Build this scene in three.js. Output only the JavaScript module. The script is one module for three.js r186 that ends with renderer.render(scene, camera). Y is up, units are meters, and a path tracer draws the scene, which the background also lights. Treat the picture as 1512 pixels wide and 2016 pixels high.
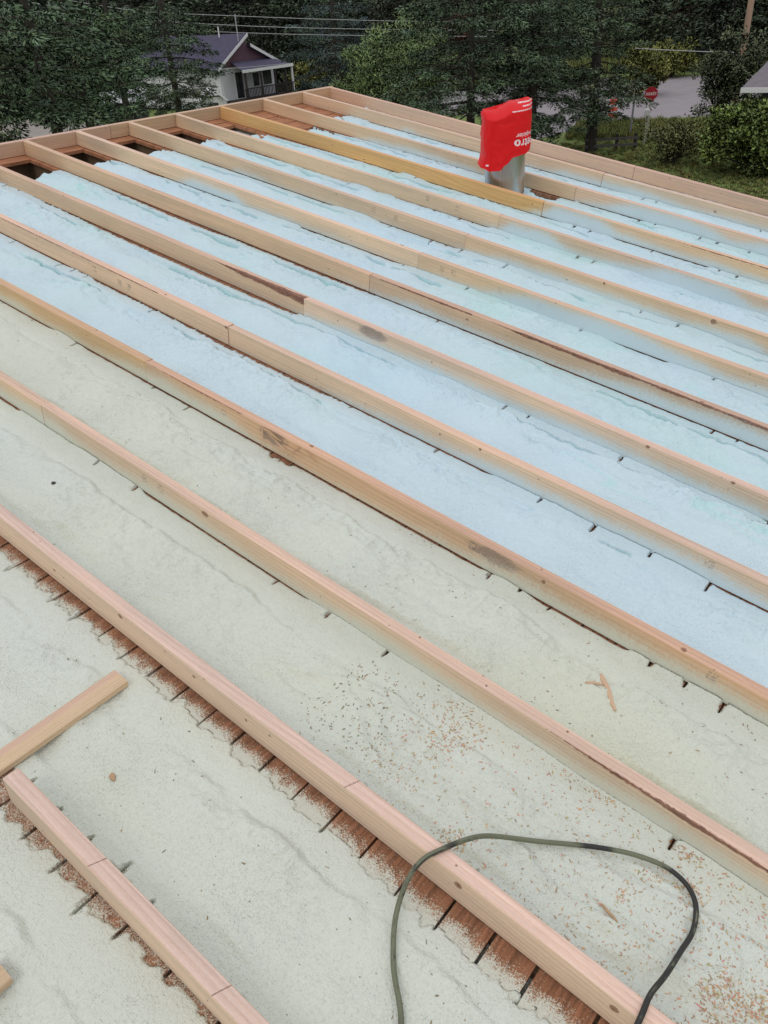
import * as THREE from 'three';
import { mergeGeometries, mergeVertices } from 'three/addons/utils/BufferGeometryUtils.js';

// ---------------------------------------------------------------- camera, sky, sun, exposure
const scene = new THREE.Scene();
const SLOPE = Math.atan(2 / 12);                     // the roof falls 2 in 12 towards +x
const camera = new THREE.PerspectiveCamera(65.25, 768 / 1024, 0.05, 600);
camera.rotation.order = 'YXZ';
camera.position.set(5.3959, 0.6448, 5.9444);
camera.rotation.set(THREE.MathUtils.degToRad(-32.677), THREE.MathUtils.degToRad(40.972), THREE.MathUtils.degToRad(-4.065));

const renderer = new THREE.WebGLRenderer({ antialias: true });
renderer.toneMapping = THREE.LinearToneMapping;
renderer.toneMappingExposure = 0.74;
renderer.shadowMap.enabled = true;

{ // overcast sky: brighter towards the zenith, cool, softly mottled
  const W = 256, H = 128, d = new Float32Array(W * H * 4);
  for (let j = 0; j < H; j++) for (let i = 0; i < W; i++) {
    const el = ((j + 0.5) / H - 0.5) * Math.PI, az = i / W * Math.PI * 2;
    const s = Math.max(0, Math.sin(el));
    let m = 0;
    for (let k = 1; k < 5; k++) m += Math.sin(az * k * 2 + k * 1.7 + 3 * s) * Math.cos(el * (2 + k) + k) / k;
    const L = 0.62 * (1 + 1.1 * s) * (1 + 0.05 * m * Math.cos(el));
    const o = (j * W + i) * 4;
    d[o] = L * 0.97; d[o + 1] = L; d[o + 2] = L * 1.05; d[o + 3] = 1;
  }
  const sky = new THREE.DataTexture(d, W, H, THREE.RGBAFormat, THREE.FloatType);
  sky.mapping = THREE.EquirectangularReflectionMapping; sky.magFilter = THREE.LinearFilter; sky.needsUpdate = true;
  scene.background = sky; scene.environment = sky;
}
const sun = new THREE.DirectionalLight(0xfff3e4, 0.6);
sun.position.set(9, 34, 22); sun.target.position.set(0, -3, -8);
sun.castShadow = true; sun.shadow.radius = 45; sun.shadow.mapSize.set(2048, 2048);
Object.assign(sun.shadow.camera, { left: -70, right: 70, top: 70, bottom: -70, near: 1, far: 200 });
scene.add(sun, sun.target);

// ---------------------------------------------------------------- helpers
const GROUND = -6.5;
function rng(seed) { let a = seed >>> 0; return () => { a = (a + 0x6D2B79F5) | 0; let t = Math.imul(a ^ (a >>> 15), 1 | a); t = (t + Math.imul(t ^ (t >>> 7), 61 | t)) ^ t; return ((t ^ (t >>> 14)) >>> 0) / 4294967296; }; }
const PT = new Float32Array(65536); { const r = rng(77); for (let i = 0; i < 65536; i++) PT[i] = r(); }
const hsh = (i, j) => PT[(Math.imul(i, 73) + Math.imul(j, 20011) + ((i >> 5) * 911)) & 65535];
function vn(x, y) { // value noise 0..1
  const i = Math.floor(x), j = Math.floor(y); let u = x - i, v = y - j; u = u * u * (3 - 2 * u); v = v * v * (3 - 2 * v);
  const a = hsh(i, j), b = hsh(i + 1, j), c = hsh(i, j + 1), d = hsh(i + 1, j + 1);
  return a + (b - a) * u + (c - a) * v + (a - b - c + d) * u * v;
}
const fbm = (x, y, n = 4) => { let s = 0, a = 0.5, t = 0; for (let k = 0; k < n; k++) { s += a * vn(x, y); t += a; x = x * 2.03 + 17.1; y = y * 2.03 + 9.7; a *= 0.5; } return s / t; };
const clamp = (x, a = 0, b = 1) => x < a ? a : x > b ? b : x;
const ss = (a, b, x) => { const t = clamp((x - a) / (b - a)); return t * t * (3 - 2 * t); };
const lerp = (a, b, t) => a + (b - a) * t;
const V = (x, y, z) => new THREE.Vector3(x, y, z);
const used = {};
function nm(n) { const k = used[n] = (used[n] ?? -1) + 1; return k ? n + '_' + String(k).padStart(3, '0') : n; }
function mesh(name, geo, mat, parent) { const m = new THREE.Mesh(geo, mat); m.name = name; m.castShadow = m.receiveShadow = true; parent?.add(m); return m; }
function tag(o, label, category, group, kind) { if (label) o.userData.label = label; if (category) o.userData.category = category; if (group) o.userData.group = group; if (kind) o.userData.kind = kind; return o; }
function thing(name, label, category, group, kind) { const g = new THREE.Group(); g.name = nm(name); scene.add(g); return tag(g, label, category, group, kind); }
function onRoof(o) { o.rotation.z = -SLOPE; if (!o.parent) scene.add(o); return o; } // roof coordinates: x down the slope, y square to it
const std = (o) => new THREE.MeshStandardMaterial(Object.assign({ roughness: 0.85, metalness: 0 }, o));
const lin = (r, g, b) => new THREE.Color().setRGB(r, g, b);
function box(w, h, d, x = 0, y = 0, z = 0) { const g = new THREE.BoxGeometry(w, h, d); g.translate(x, y, z); return g; }
function tex8(W, H, f, srgb = true) { // f writes [r,g,b] in 0..255
  const d = new Uint8Array(W * H * 4), o = [0, 0, 0];
  for (let j = 0; j < H; j++) for (let i = 0; i < W; i++) { f(i, j, o); const k = (j * W + i) * 4; d[k] = clamp(o[0], 0, 255); d[k + 1] = clamp(o[1], 0, 255); d[k + 2] = clamp(o[2], 0, 255); d[k + 3] = 255; }
  const t = new THREE.DataTexture(d, W, H); t.magFilter = THREE.LinearFilter; t.minFilter = THREE.LinearMipmapLinearFilter; t.generateMipmaps = true;
  t.wrapS = t.wrapT = THREE.RepeatWrapping; if (srgb) t.colorSpace = THREE.SRGBColorSpace; t.needsUpdate = true; return t;
}
function rod(p, q, r0, r1 = r0, n = 6) { // tapered bar between two points
  const d = q.clone().sub(p), g = new THREE.CylinderGeometry(r1, r0, d.length(), n, 1, false);
  g.translate(0, d.length() / 2, 0); g.applyQuaternion(new THREE.Quaternion().setFromUnitVectors(V(0, 1, 0), d.normalize())); g.translate(p.x, p.y, p.z); return g;
}
const merge = (a) => mergeGeometries(a.map(g => { g = g.index ? g.toNonIndexed() : g; for (const k of Object.keys(g.attributes)) if (!['position', 'normal', 'uv'].includes(k)) g.deleteAttribute(k); return g; }));

// ---------------------------------------------------------------- roof layout (roof coordinates)
const W2 = 0.036, H2 = 0.087, DECK = -0.0895;       // joist width, joist height, top of the old boards
// near top edge of each joist: z = a + b (x - 2.5); index 0 is the inner face of the right rim board
const ROW = [[0.048, 0.0115], [0.407, 0.0117], [0.859, 0.0047], [1.3142, -0.0013], [1.7494, -0.0038], [2.1837, -0.001], [2.6063, -0.005], [3.0102, -0.0019], [3.443, 0.0019], [3.8777, 0.0023], [4.3127, -0.001], [4.7598, -0.0025], [5.1798, 0.0006], [5.6357, 0.0002], [6.07, 0]];
const zN = (i, x) => ROW[i][0] + ROW[i][1] * (x - 2.5);
const JOINT = [2.93, 2.858, 2.885, 2.9, 2.852, 2.908, 2.899, 2.905, 2.876, 2.853, 2.867, 2.866, 2.87, 4.081];
const XEND = 6.3, XSTART = -0.026;
const VIS0 = [0, 0, 0, 0, 0, 0, 0, 0, 0, 0.3, 1.0, 1.8, 2.4, 3.2];   // where each bay starts to matter
const seams = {}; // old boards, about 98 mm wide, lie square to the joists
function seamList(row) {
  if (seams[row]) return seams[row];
  const r = rng(500 + row * 13), a = []; let x = 0.068;
  while (x < XEND + 0.1) { a.push(x); x += 0.094 + 0.012 * r() + (r() < 0.08 ? 0.03 : 0); }
  return seams[row] = a;
}
const ORD = ['', 'first', 'second', 'third', 'fourth', 'fifth', 'sixth', 'seventh', 'eighth', 'ninth', 'tenth', 'eleventh', 'twelfth', 'thirteenth', 'fourteenth'];

// how much foam spray has settled on the near side of each joist: [x, fraction of its height]
const SPRAY = {
  1: [[0, -0.3], [0.9, -0.2], [1.15, 0.25], [1.3, 0.05], [1.7, -0.2], [2.4, 0.1], [2.6, 0.4], [3.2, 0.55], [4.0, 0.3], [4.6, 0.2], [6.4, 0.3]],
  2: [[0, -0.3], [0.9, -0.2], [1.2, 0.3], [1.5, 0.45], [2.0, 0.3], [2.3, 0], [2.75, -0.2], [3.05, 0.35], [3.3, 0.85], [3.7, 0.95], [3.95, 0.5], [4.2, 0.9], [5, 1], [6.4, 0.8]],
  3: [[0, -0.3], [2.7, -0.25], [2.9, 0.3], [3.0, 0.95], [3.25, 1.0], [3.45, 0.45], [4.0, 0.35], [4.3, 0.4], [5, 0.5], [6.4, 0.4]],
  4: [[0, -0.3], [2.6, -0.2], [2.85, 0.15], [2.95, 0.7], [3.15, 0.9], [3.35, 0.35], [3.7, 0.4], [3.95, 0.85], [4.2, 0.9], [4.4, 0.45], [5, 0.4], [6.4, 0.4]],
  5: [[0, -0.3], [1.0, -0.25], [1.1, 0.15], [1.7, 0], [2.8, -0.05], [3.0, 0.1], [3.3, 0.5], [3.8, 0.45], [4.1, 0.35], [4.45, 0.6], [4.7, 0.1], [6.4, 0.2]],
  6: [[0, -0.3], [0.9, -0.25], [1.2, 0.55], [1.5, 0.5], [1.65, 0], [2.3, 0.1], [2.9, 0], [3.2, 0.15], [3.6, 0.85], [4.1, 1.0], [4.3, 0.7], [4.6, 0.5], [5, 0.6], [6.4, 0.5]],
  7: [[0, -0.3], [2.6, -0.15], [3.0, 0.05], [3.2, 0.35], [3.6, 0.3], [4.0, 0.25], [4.4, 0.5], [4.8, 0.75], [5.2, 0.8], [6.4, 0.6]],
  8: [[0, -0.3], [2.6, -0.2], [2.95, 0.1], [3.15, 0.35], [3.4, 0.4], [3.7, 0.35], [4.1, 0.45], [4.5, 0.4], [4.8, 0.35], [6.4, 0.4]],
  9: [[0, -0.3], [2.6, -0.2], [3.2, -0.1], [3.5, 0.15], [3.9, 0.25], [4.3, 0.45], [4.7, 0.55], [5.2, 0.5], [6.4, 0.5]],
  10: [[0, 0.1], [2.0, 0.45], [2.15, 0.2], [2.5, 0.2], [2.85, 0.55], [3.05, 0.6], [3.25, 0.5], [3.5, 0.15], [4.0, 0.05], [4.3, 0.35], [4.55, 0.6], [4.75, 0.5], [5.2, 0.62], [6.4, 0.6]],
  11: [[0, 0.2], [2.65, 0.5], [2.85, 0.6], [3.1, 0.3], [3.4, 0.5], [3.7, 0.3], [4.1, 0.3], [4.4, 0.55], [4.8, 0.4], [5.2, 0.5], [5.6, 0.55], [6.4, 0.5]],
  12: [[0, -0.35], [6.4, -0.35]], 13: [[0, -0.3], [6.4, -0.25]], 0: [[0, -0.3], [3, -0.3], [3.3, 0.1], [6.4, 0.1]],
};
function curve(a, x) { if (x <= a[0][0]) return a[0][1]; for (let k = 1; k < a.length; k++) if (x < a[k][0]) { const t = (x - a[k - 1][0]) / (a[k][0] - a[k - 1][0]); return lerp(a[k - 1][1], a[k][1], t * t * (3 - 2 * t)); } return a[a.length - 1][1]; }

// bare old boards beside each joist's near side: [x, bare width in metres]
const BARE = {
  0: [[0, 0.3], [0.32, 0.3], [0.4, -0.03], [6.4, -0.03]],
  1: [[0, 0.3], [0.42, 0.3], [0.5, 0.0], [0.75, -0.01], [0.95, -0.03], [6.4, -0.03]],
  2: [[0, 0.3], [0.5, 0.3], [0.58, 0.035], [0.9, 0.02], [1.1, -0.03], [2.55, -0.03], [2.6, 0.08], [2.76, 0.085], [2.82, -0.03], [6.4, -0.03]],
  3: [[0, 0.3], [0.42, 0.2], [0.55, 0.038], [0.9, 0.018], [1.3, -0.012], [1.7, -0.032], [6.4, -0.042]],
  4: [[0, 0.3], [0.3, 0.1], [0.45, -0.012], [0.6, 0.023], [1.0, 0.008], [1.25, -0.032], [6.4, -0.042]],
  5: [[0, 0.3], [0.38, 0.04], [0.5, -0.02], [0.9, 0.0], [1.1, -0.04], [6.4, -0.04]],
  6: [[0, 0.3], [0.38, 0.02], [0.5, -0.01], [0.8, 0.01], [1.1, -0.04], [6.4, -0.04]],
  7: [[0, 0.3], [0.38, 0.006], [0.5, -0.024], [1.05, 0.006], [1.5, 0.021], [2.2, 0.006], [2.5, 0.011], [2.9, 0.006], [3.1, -0.044], [6.4, -0.044]],
  8: [[0, 0.006], [0.5, -0.014], [1.1, 0.006], [1.9, 0.016], [2.3, 0.016], [2.8, 0.011], [2.95, -0.034], [6.4, -0.044]],
  9: [[0, -0.014], [1.6, -0.009], [2.3, 0.006], [2.9, 0.011], [3.4, 0.006], [3.7, -0.034], [6.4, -0.044]],
  10: [[0, -0.03], [3.3, -0.03], [3.52, -0.02], [3.56, 0.012], [3.63, 0.01], [3.7, -0.03], [6.4, -0.03]],
  11: [[0, -0.03], [6.4, -0.03]],
  12: [[0, 0.03], [3.3, 0.03], [3.45, 0.03], [3.7, 0.03], [4.0, 0.042], [4.3, 0.045], [4.6, 0.05], [4.8, 0.06], [5.1, 0.065], [6.4, 0.065]],
  13: [[0, 0.012], [4.1, 0.014], [4.3, 0.008], [4.6, -0.002], [6.4, -0.002]],
};

// ---------------------------------------------------------------- wood
const CREAM = [215, 220, 208], BLUE = [208, 228, 237];
const CANVAS_MARKS = [ // stamped ink strokes on the joists: row, x of the mark, height, kind
  [4, 2.33, 0.055], [5, 2.25, 0.055], [5, 2.42, 0.05], [6, 3.05, 0.05], [6, 3.12, 0.05], [6, 3.4, 0.045], [6, 3.62, 0.04], [9, 1.93, 0.05], [9, 2.12, 0.045], [9, 2.19, 0.045], [10, 3.3, 0.05], [10, 4.38, 0.06], [11, 3.42, 0.055], [11, 3.5, 0.055], [4, 2.55, 0.05], [9, 4.95, 0.06], [10, 5.12, 0.06], [12, 5.6, 0.05],
];
const STAIN = [[8, 3.2, 3.36, 0.03], [10, 3.48, 3.62, 0.035], [10, 4.36, 4.55, 0.03]];
const WANE = [[8, 2.25, 2.876, 0.022], [7, 3.6, 6.4, 0.012], [11, 4.85, 6.4, 0.009], [9, 0.3, 2.4, 0.004], [7, 2.9, 3.5, 0.006], [10, 2.9, 3.4, 0.004], [3, 3.7, 6.4, 0.006]];
const PER = 2 * (W2 + H2);
function woodTexture(row, x0, x1, seed, tint, foam, o = {}) {
  { const q = hsh(seed, row * 3 + 1) - 0.5, q2 = hsh(row + 9, seed) - 0.5; tint = [tint[0] - 3 + 12 * q, tint[1] + 3 + 12 * q + 4 * q2, tint[2] + 2 + 12 * q + 12 * q2]; }
  const L = x1 - x0, W = o.W ?? (L > 1.2 ? 2048 : 512), H = 160, r = rng(seed), kn = [], dots = [];
  const n = Math.round(L * 0.7 + r() * 1.5);
  for (let k = 0; k < n; k++) kn.push([x0 + r() * L, r() * PER, 0.004 + 0.006 * r() * r(), 0.8 + r()]);
  for (const k of (o.knots ?? [])) kn.push(k);
  for (let k = 0; k < L * 10; k++) dots.push([x0 + r() * L, r() * PER, 0.0016 + 0.0026 * r() * r()]);
  const marks = CANVAS_MARKS.filter(m => m[0] === row && m[1] > x0 && m[1] < x1);
  const stains = STAIN.filter(m => m[0] === row), wane = WANE.filter(m => m[0] === row);
  const sp = SPRAY[row] ?? [[0, -0.3]], sd = seed * 1.37, sp2 = row > 90 ? -0.6 : 0.25 + 0.2 * r();
  const warp = 2 + 3 * r(), ringD = 55 + 50 * r(), off = r() * 100;
  const f = foam;
  const t = tex8(W, H, (i, j, out) => {
    const x = x0 + (i + 0.5) / W * L, p = (j + 0.5) / H * PER;
    let face, h;                                       // 0 near side, 1 top, 2 far side, 3 underside
    if (p < H2) { face = 0; h = p; } else if (p < H2 + W2) { face = 1; h = H2; } else if (p < 2 * H2 + W2) { face = 2; h = 2 * H2 + W2 - p; } else { face = 3; h = 0; }
    // growth rings running with the length, bent by knots
    let bend = 0, kd = 0, kc = 0;
    for (const k of kn) { const dx = (x - k[0]), dp = (p - k[1]); if (dx > -0.12 && dx < 0.12 && dp > -0.05 && dp < 0.05) { const q = Math.sqrt(dx * dx * 0.45 + dp * dp * k[3]); bend += 0.35 * Math.exp(-q / (k[2] * 2.2)); if (q < k[2] * 1.25) { kd = Math.max(kd, 1 - ss(k[2] * 0.75, k[2] * 1.25, q)); kc = 0.5 + 0.5 * Math.sin(q / k[2] * 9); } } }
    const s = p * ringD + warp * vn(x * 0.9 + off, p * 9) + 0.5 * vn(x * 4 + off, p * 40) + bend;
    const fr = s - Math.floor(s), ring = Math.pow(fr, 2.2) * (1 - ss(0.93, 1, fr));
    const fine = vn(x * 22 + off, p * 900), streak = vn(x * 2.2, p * 260 + off), blot = fbm(x * 1.6 + off, p * 14, 3), pore = vn(x * 190, p * 1400);
    let k = 1.03 - 0.075 * ring - 0.06 * (fine - 0.5) - 0.07 * (streak - 0.5) + 0.16 * (blot - 0.5) - 0.05 * (pore - 0.5);
    const warm = 0.5 * (blot - 0.5) + 0.5 * ring;
    const edge = face === 1 ? 1 : 0; let R = (tint[0] + 2 * edge) * k * (1 + 0.02 * warm), G = (tint[1] - 4 * edge) * k * (1 - 0.05 * warm), B = (tint[2] + 5 * edge - 4) * k * (1 - 0.13 * warm);  // tops pinker, other faces yellower: sky and foam light painted into the wood
    if (kd) { const c = kd * (0.5 + 0.3 * kc) * (0.75 + 0.5 * vn(x * 260, p * 260)); R = lerp(R, 112, c); G = lerp(G, 74, c); B = lerp(B, 54, c); }
    for (const d of dots) { const dx = x - d[0], dp = p - d[1]; const q = dx * dx + dp * dp; if (q < d[2] * d[2] * 2) { const c = 0.75 * (1 - ss(0.4, 1.4, Math.sqrt(q) / d[2])); R = lerp(R, 70, c); G = lerp(G, 52, c); B = lerp(B, 44, c); } }
    for (const w of wane) if (x > w[1] && x < w[2]) { const d = Math.abs(p - H2) + (p > H2 ? 0.006 : 0), a = ss(w[1], w[1] + 0.25, x), lim = w[3] * a * (0.45 + 1.1 * fbm(x * 9, 3 + row, 3)); const c = ss(lim * 1.15, lim * 0.8, d + 0.005 * (vn(x * 160, p * 500) - 0.5)); const g2 = 0.6 + 0.7 * vn(x * 70, p * 500); R = lerp(R, 128 * g2, c * 0.85); G = lerp(G, 84 * g2, c * 0.85); B = lerp(B, 66 * g2, c * 0.85); }
    for (const q of stains) if (face === 0) { const dx = (x - (q[1] + q[2]) / 2) / (q[2] - q[1]) * 2, dy = (h - 0.062) / q[3]; const c = 0.55 * ss(1.1, 0.6, Math.sqrt(dx * dx + dy * dy) + 0.7 * (fbm(x * 40, p * 120, 3) - 0.5)) * (0.6 + 0.6 * vn(x * 200, p * 700)); R = lerp(R, 112, c); G = lerp(G, 100, c); B = lerp(B, 98, c); }
    for (const q of marks) if (face === 0) { const dx = (x - q[1]) / 0.0028, dy = (h - q[2]) / 0.0026; if (dx > -5 && dx < 5 && dy > -6 && dy < 6 && (dy + 12) % 4 < 2.6) { const cell = hsh(Math.floor(dx / 1.5) + Math.round(q[1] * 100), Math.floor(dy / 2) + row * 7); if (cell > 0.45) { const c = 0.42 * (0.5 + 0.7 * vn(x * 300, p * 900)); R = lerp(R, 62, c); G = lerp(G, 56, c); B = lerp(B, 54, c); } } }
    if (o.pencil) for (const q of o.pencil) if (face === 1 && Math.abs(x - q - (p - H2) * 0.4) < 0.0012) { R *= 0.66; G *= 0.62; B *= 0.6; }
    // dried foam spray: fine drops, denser low on the sides, in drifts
    if (face !== 3) {
      let cov = face === 0 ? curve(sp, x) : face === 2 ? sp2 + 0.3 * (vn(x * 1.7, row) - 0.5) : -9;
      cov += 0.42 * (fbm(x * 3.2 + sd, 3 + sd, 3) - 0.5);
      const t2 = h / H2; let a = clamp((cov - t2) / 0.95 + 0.5);
      if (face === 1) a = 0.05 * vn(x * 2 + sd, 5);
      const g = 0.5 * hsh(i * 3 + row, j * 5 + seed) + 0.3 * vn(x * 480, p * 480 + sd) + 0.2 * vn(x * 150 + sd, p * 150);
      const c = clamp(ss(0.12, 0.9, a) + (g - 0.5) * 1.5 * 4 * a * (1 - a)) * 0.92;
      if (c > 0) { R = lerp(R, f[0], c); G = lerp(G, f[1], c); B = lerp(B, f[2], c); }
    }
    out[0] = R; out[1] = G; out[2] = B;
  });
  return t;
}
// a length of planed lumber with eased edges: profile swept along x, slightly bowed
function lumberGeo(x0, x1, zf, y0, h, w, seed, bow = 0.002) {
  const r = rng(seed), e = 0.0019, N = Math.max(4, Math.round((x1 - x0) / 0.12)), ph = r() * 6, tw = (r() - 0.5) * 0.004;
  const prof = [[0, e], [0, h - e], [-e, h], [-w + e, h], [-w, h - e], [-w, e], [-w + e, 0], [-e, 0]]; // z (from near face), y
  const per = [e, h - e, h + e, h + w - e, h + w + e, 2 * h + w - e, 2 * h + w + e, 2 * h + 2 * w - e];
  const pos = [], uv = [], idx = [];
  for (let k = 0; k <= N; k++) {
    const t = k / N, x = lerp(x0, x1, t), by = bow * Math.sin(t * 3.1 + ph), bz = bow * Math.sin(t * 4.3 + ph * 2);
    for (let q = 0; q <= 8; q++) { const [z, y] = prof[q % 8]; pos.push(x, y0 + y + by + tw * (z / w + 0.5) * (t - 0.5) * 2, zf(x) + z + bz); uv.push(t, (q === 8 ? 2 * h + 2 * w + e : per[q]) / (2 * (h + w)) * (H2 + W2) / (h + w) * ((h + w) / (H2 + W2))); }
  }
  for (let k = 0; k < N; k++) for (let q = 0; q < 8; q++) { const a = k * 9 + q, b = a + 1, c = a + 9, d = c + 1; idx.push(a, c, b, b, c, d); }
  for (const k of [0, N]) { // ends
    const base = pos.length / 3, x = k ? x1 : x0;
    for (let q = 0; q < 8; q++) { const o = (k * 9 + q) * 3; pos.push(x, pos[o + 1], pos[o + 2]); uv.push((k ? 0.985 : 0.005) + prof[q][1] * 0.05, 0.36 + (prof[q][0] + w) * 3); }
    for (let q = 1; q < 7; q++) k ? idx.push(base, base + q + 1, base + q) : idx.push(base, base + q, base + q + 1);
  }
  const g = new THREE.BufferGeometry(); g.setAttribute('position', new THREE.Float32BufferAttribute(pos, 3)); g.setAttribute('uv', new THREE.Float32BufferAttribute(uv, 2)); g.setIndex(idx);
  const f = g.toNonIndexed(); f.computeVertexNormals(); return f;
}
const woodBump = tex8(512, 256, (i, j, o) => { const v = 140 + 70 * (vn(i * 0.06, j * 1.3) - 0.5) + 60 * (vn(i * 0.2, j * 0.5) - 0.5); o[0] = o[1] = o[2] = v; }, false);
woodBump.repeat.set(6, 1);
const PINE = [222, 188, 162];
const TINTS = { '1L': [224, 191, 168], '1R': [222, 192, 168], '2L': [227, 194, 168], '2R': [229, 194, 172], '3L': [222, 172, 116], '3R': [226, 188, 154], '4L': [223, 190, 162], '4R': [224, 192, 170], '5L': [219, 188, 162], '5R': [222, 189, 164], '6L': [226, 194, 168], '6R': [224, 190, 162], '7L': [222, 188, 164], '7R': [218, 182, 156], '8L': [216, 182, 158], '8R': [222, 188, 164], '9L': [226, 191, 168], '9R': [222, 190, 168], '10L': [218, 182, 148], '10R': [222, 182, 154], '11L': [218, 186, 160], '11R': [224, 190, 164], '12R': [230, 198, 176], '13R': [230, 198, 176] };
const LOOK = { '1L': 'clean pale tan', '1R': 'half coated with blue foam', '2L': 'bare tan, behind the red bag', '2R': 'coated with pale blue foam', '3L': 'the orange-stained one beside the metal pipe', '3R': 'blue foam on its side', '4L': 'bare tan with ink stamps', '4R': 'patches of blue foam', '5L': 'bare tan with ink stamps', '5R': 'pinkish top, foam below', '6L': 'pale tan, foam drift on side', '6R': 'ink stamps near its end', '7L': 'clean tan', '7R': 'brown bark along its edge', '8L': 'torn brown bark at its end', '8R': 'with a grey smudge', '9L': 'pinkish with ink stamps', '9R': 'pinkish, foam at its foot', '10L': 'between blue and cream foam', '10R': 'splintered, between blue and cream foam', '11L': 'short stretch at the left frame edge', '11R': 'over cream foam, dark edge streak', '12R': 'nearest long pink one, the cable over it', '13R': 'short one ending at the crosswise strip' };
const KNOTS = { 8: [[4.55, H2 - 0.004, 0.0050, 0.6], [4.86, H2 - 0.002, 0.0050, 0.6], [3.6, 0.05, 0.0029, 0.8]], 5: [[4.32, H2 - 0.014, 0.0086, 0.5], [3.75, H2 - 0.006, 0.0043, 0.5]], 10: [[5.03, H2 + 0.012, 0.0050, 0.5], [4.62, H2 - 0.016, 0.0043, 0.5], [5.32, H2 + 0.02, 0.0029, 0.5]], 12: [[4.93, H2 - 0.028, 0.0058, 0.5], [5.27, H2 - 0.03, 0.0058, 0.5], [4.15, 0.06, 0.0036, 0.6], [4.33, 0.05, 0.0029, 0.6]], 9: [[4.12, H2 - 0.01, 0.0036, 0.5], [3.95, 0.06, 0.0029, 0.5]] };
function lumber(row, side, x0, x1, seed) {
  const key = row + side, foam = row <= 9 ? BLUE : CREAM;
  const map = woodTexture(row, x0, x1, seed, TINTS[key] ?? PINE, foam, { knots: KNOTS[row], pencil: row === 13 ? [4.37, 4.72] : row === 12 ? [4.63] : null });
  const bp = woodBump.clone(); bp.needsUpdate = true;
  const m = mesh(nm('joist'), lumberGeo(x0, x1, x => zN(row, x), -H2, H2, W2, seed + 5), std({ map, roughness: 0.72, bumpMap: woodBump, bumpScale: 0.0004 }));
  const where = row >= 12 ? `${ORD[row]} joist from the far rim` : `${side === 'L' ? 'left' : 'right'} length of ${ORD[row]} joist from far rim`;
  tag(m, where + ', ' + LOOK[key], 'joist', 'new roof joists');
  onRoof(m); return m;
}
for (let i = 1; i <= 13; i++) {
  if (i < 12) lumber(i, 'L', XSTART + (i % 3) * 0.001, JOINT[i] - 0.0015 - (i === 10 ? 0.003 : 0), 1000 + i * 17);
  lumber(i, 'R', i === 13 ? JOINT[13] : i === 12 ? 1.9 : JOINT[i] + 0.0015, XEND, 2000 + i * 19);
}
// rim boards round the far corner
function rim(name, label, along, a, b, seed, tint) {
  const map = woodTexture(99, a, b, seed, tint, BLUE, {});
  let g;
  if (along === 'x') g = lumberGeo(a, b, x => zN(0, x) - 0.001, -H2, H2, W2, seed, 0.001);
  else { g = lumberGeo(a, b, () => 0, -H2, H2, W2, seed, 0.001); g.rotateY(-Math.PI / 2); g.translate(-0.0645, 0, 0); } // swept along z, inner face to +x
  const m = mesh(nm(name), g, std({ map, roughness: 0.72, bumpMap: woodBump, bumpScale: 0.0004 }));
  tag(m, label, 'rim board', 'rim boards'); onRoof(m); return m;
}
rim('rim_board', 'pink rim board along the far right roof edge, from the corner to its joint', 'x', -0.029, 2.928, 3001, [220, 182, 164]);
rim('rim_board', 'pink rim board at the far right roof edge, beside the lawn', 'x', 2.931, XEND, 3002, [220, 182, 164]);
rim('rim_board', 'rim board along the left roof edge, from the far corner to its joint', 'z', -0.02, 2.338, 3003, [212, 182, 156]);
rim('rim_board', 'rim board at the left roof edge, in front of the big spruces', 'z', 2.341, 6.6, 3004, [214, 180, 162]);

// ---------------------------------------------------------------- old roof boards under the joists
function boardTex(seed, foam, dens, base = dens > 0 ? 0.2 : 0.1) {
  return tex8(64, 256, (i, j, o) => { // i across the board, j along it (0.3 m)
    const x = i / 64 * 0.1, z = (j / 256 - 0.5) * 0.3, a = Math.abs(z) - 0.018;
    const g = 1 - 0.3 * (vn(x * 500 + seed, z * 18) - 0.5) - 0.25 * (vn(x * 160, z * 7 + seed) - 0.5) - 0.2 * (vn(x * 900, z * 400) - 0.5);
    const br = dens < 0 ? 1.22 : 1; let R = 142 * g * br, G = 98 * g * br, B = 72 * g * br;
    const cov = dens * ss(0.004, 0.078, a + 0.034 * (fbm(x * 30 + seed, z * 30, 3) - 0.5)) * 0.85 + base;
    const n = 0.5 * vn(x * 800 + seed, z * 800) + 0.5 * vn(x * 1900, z * 1900 + seed);
    const c = ss(n - 0.1, n + 0.08, cov) * 0.92;
    const fk = 1 + 0.14 * (vn(x * 900 + 3, z * 900) - 0.5); o[0] = lerp(R, foam[0] * fk, c); o[1] = lerp(G, foam[1] * fk, c); o[2] = lerp(B, foam[2] * fk, c);
  });
}
const boardMats = { c: [1, 2, 3, 4].map(s => std({ map: boardTex(s * 31, CREAM, 1.3), roughness: 0.95 })), e: [14, 15, 16].map(s => std({ map: boardTex(s * 31, CREAM, 0.85, 0.14), roughness: 0.95 })), d: [11, 12, 13].map(s => std({ map: boardTex(s * 31, CREAM, 0.9, 0.42), roughness: 0.95 })), b: [5, 6].map(s => std({ map: boardTex(s * 31, BLUE, 0.5), roughness: 0.95 })), w: [7, 8, 9].map(s => std({ map: boardTex(s * 31, BLUE, -0.3), roughness: 0.95 })) };
function boardGeo(w, l, off = 0) { const g = new THREE.BoxGeometry(w, 0.021, l); const p = g.attributes.position, uv = g.attributes.uv; for (let k = 0; k < p.count; k++) uv.setXY(k, p.getX(k) / 0.1 + 0.5, (p.getZ(k) + off) / 0.3 + 0.5); return g; }
const bgCache = {};
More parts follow.
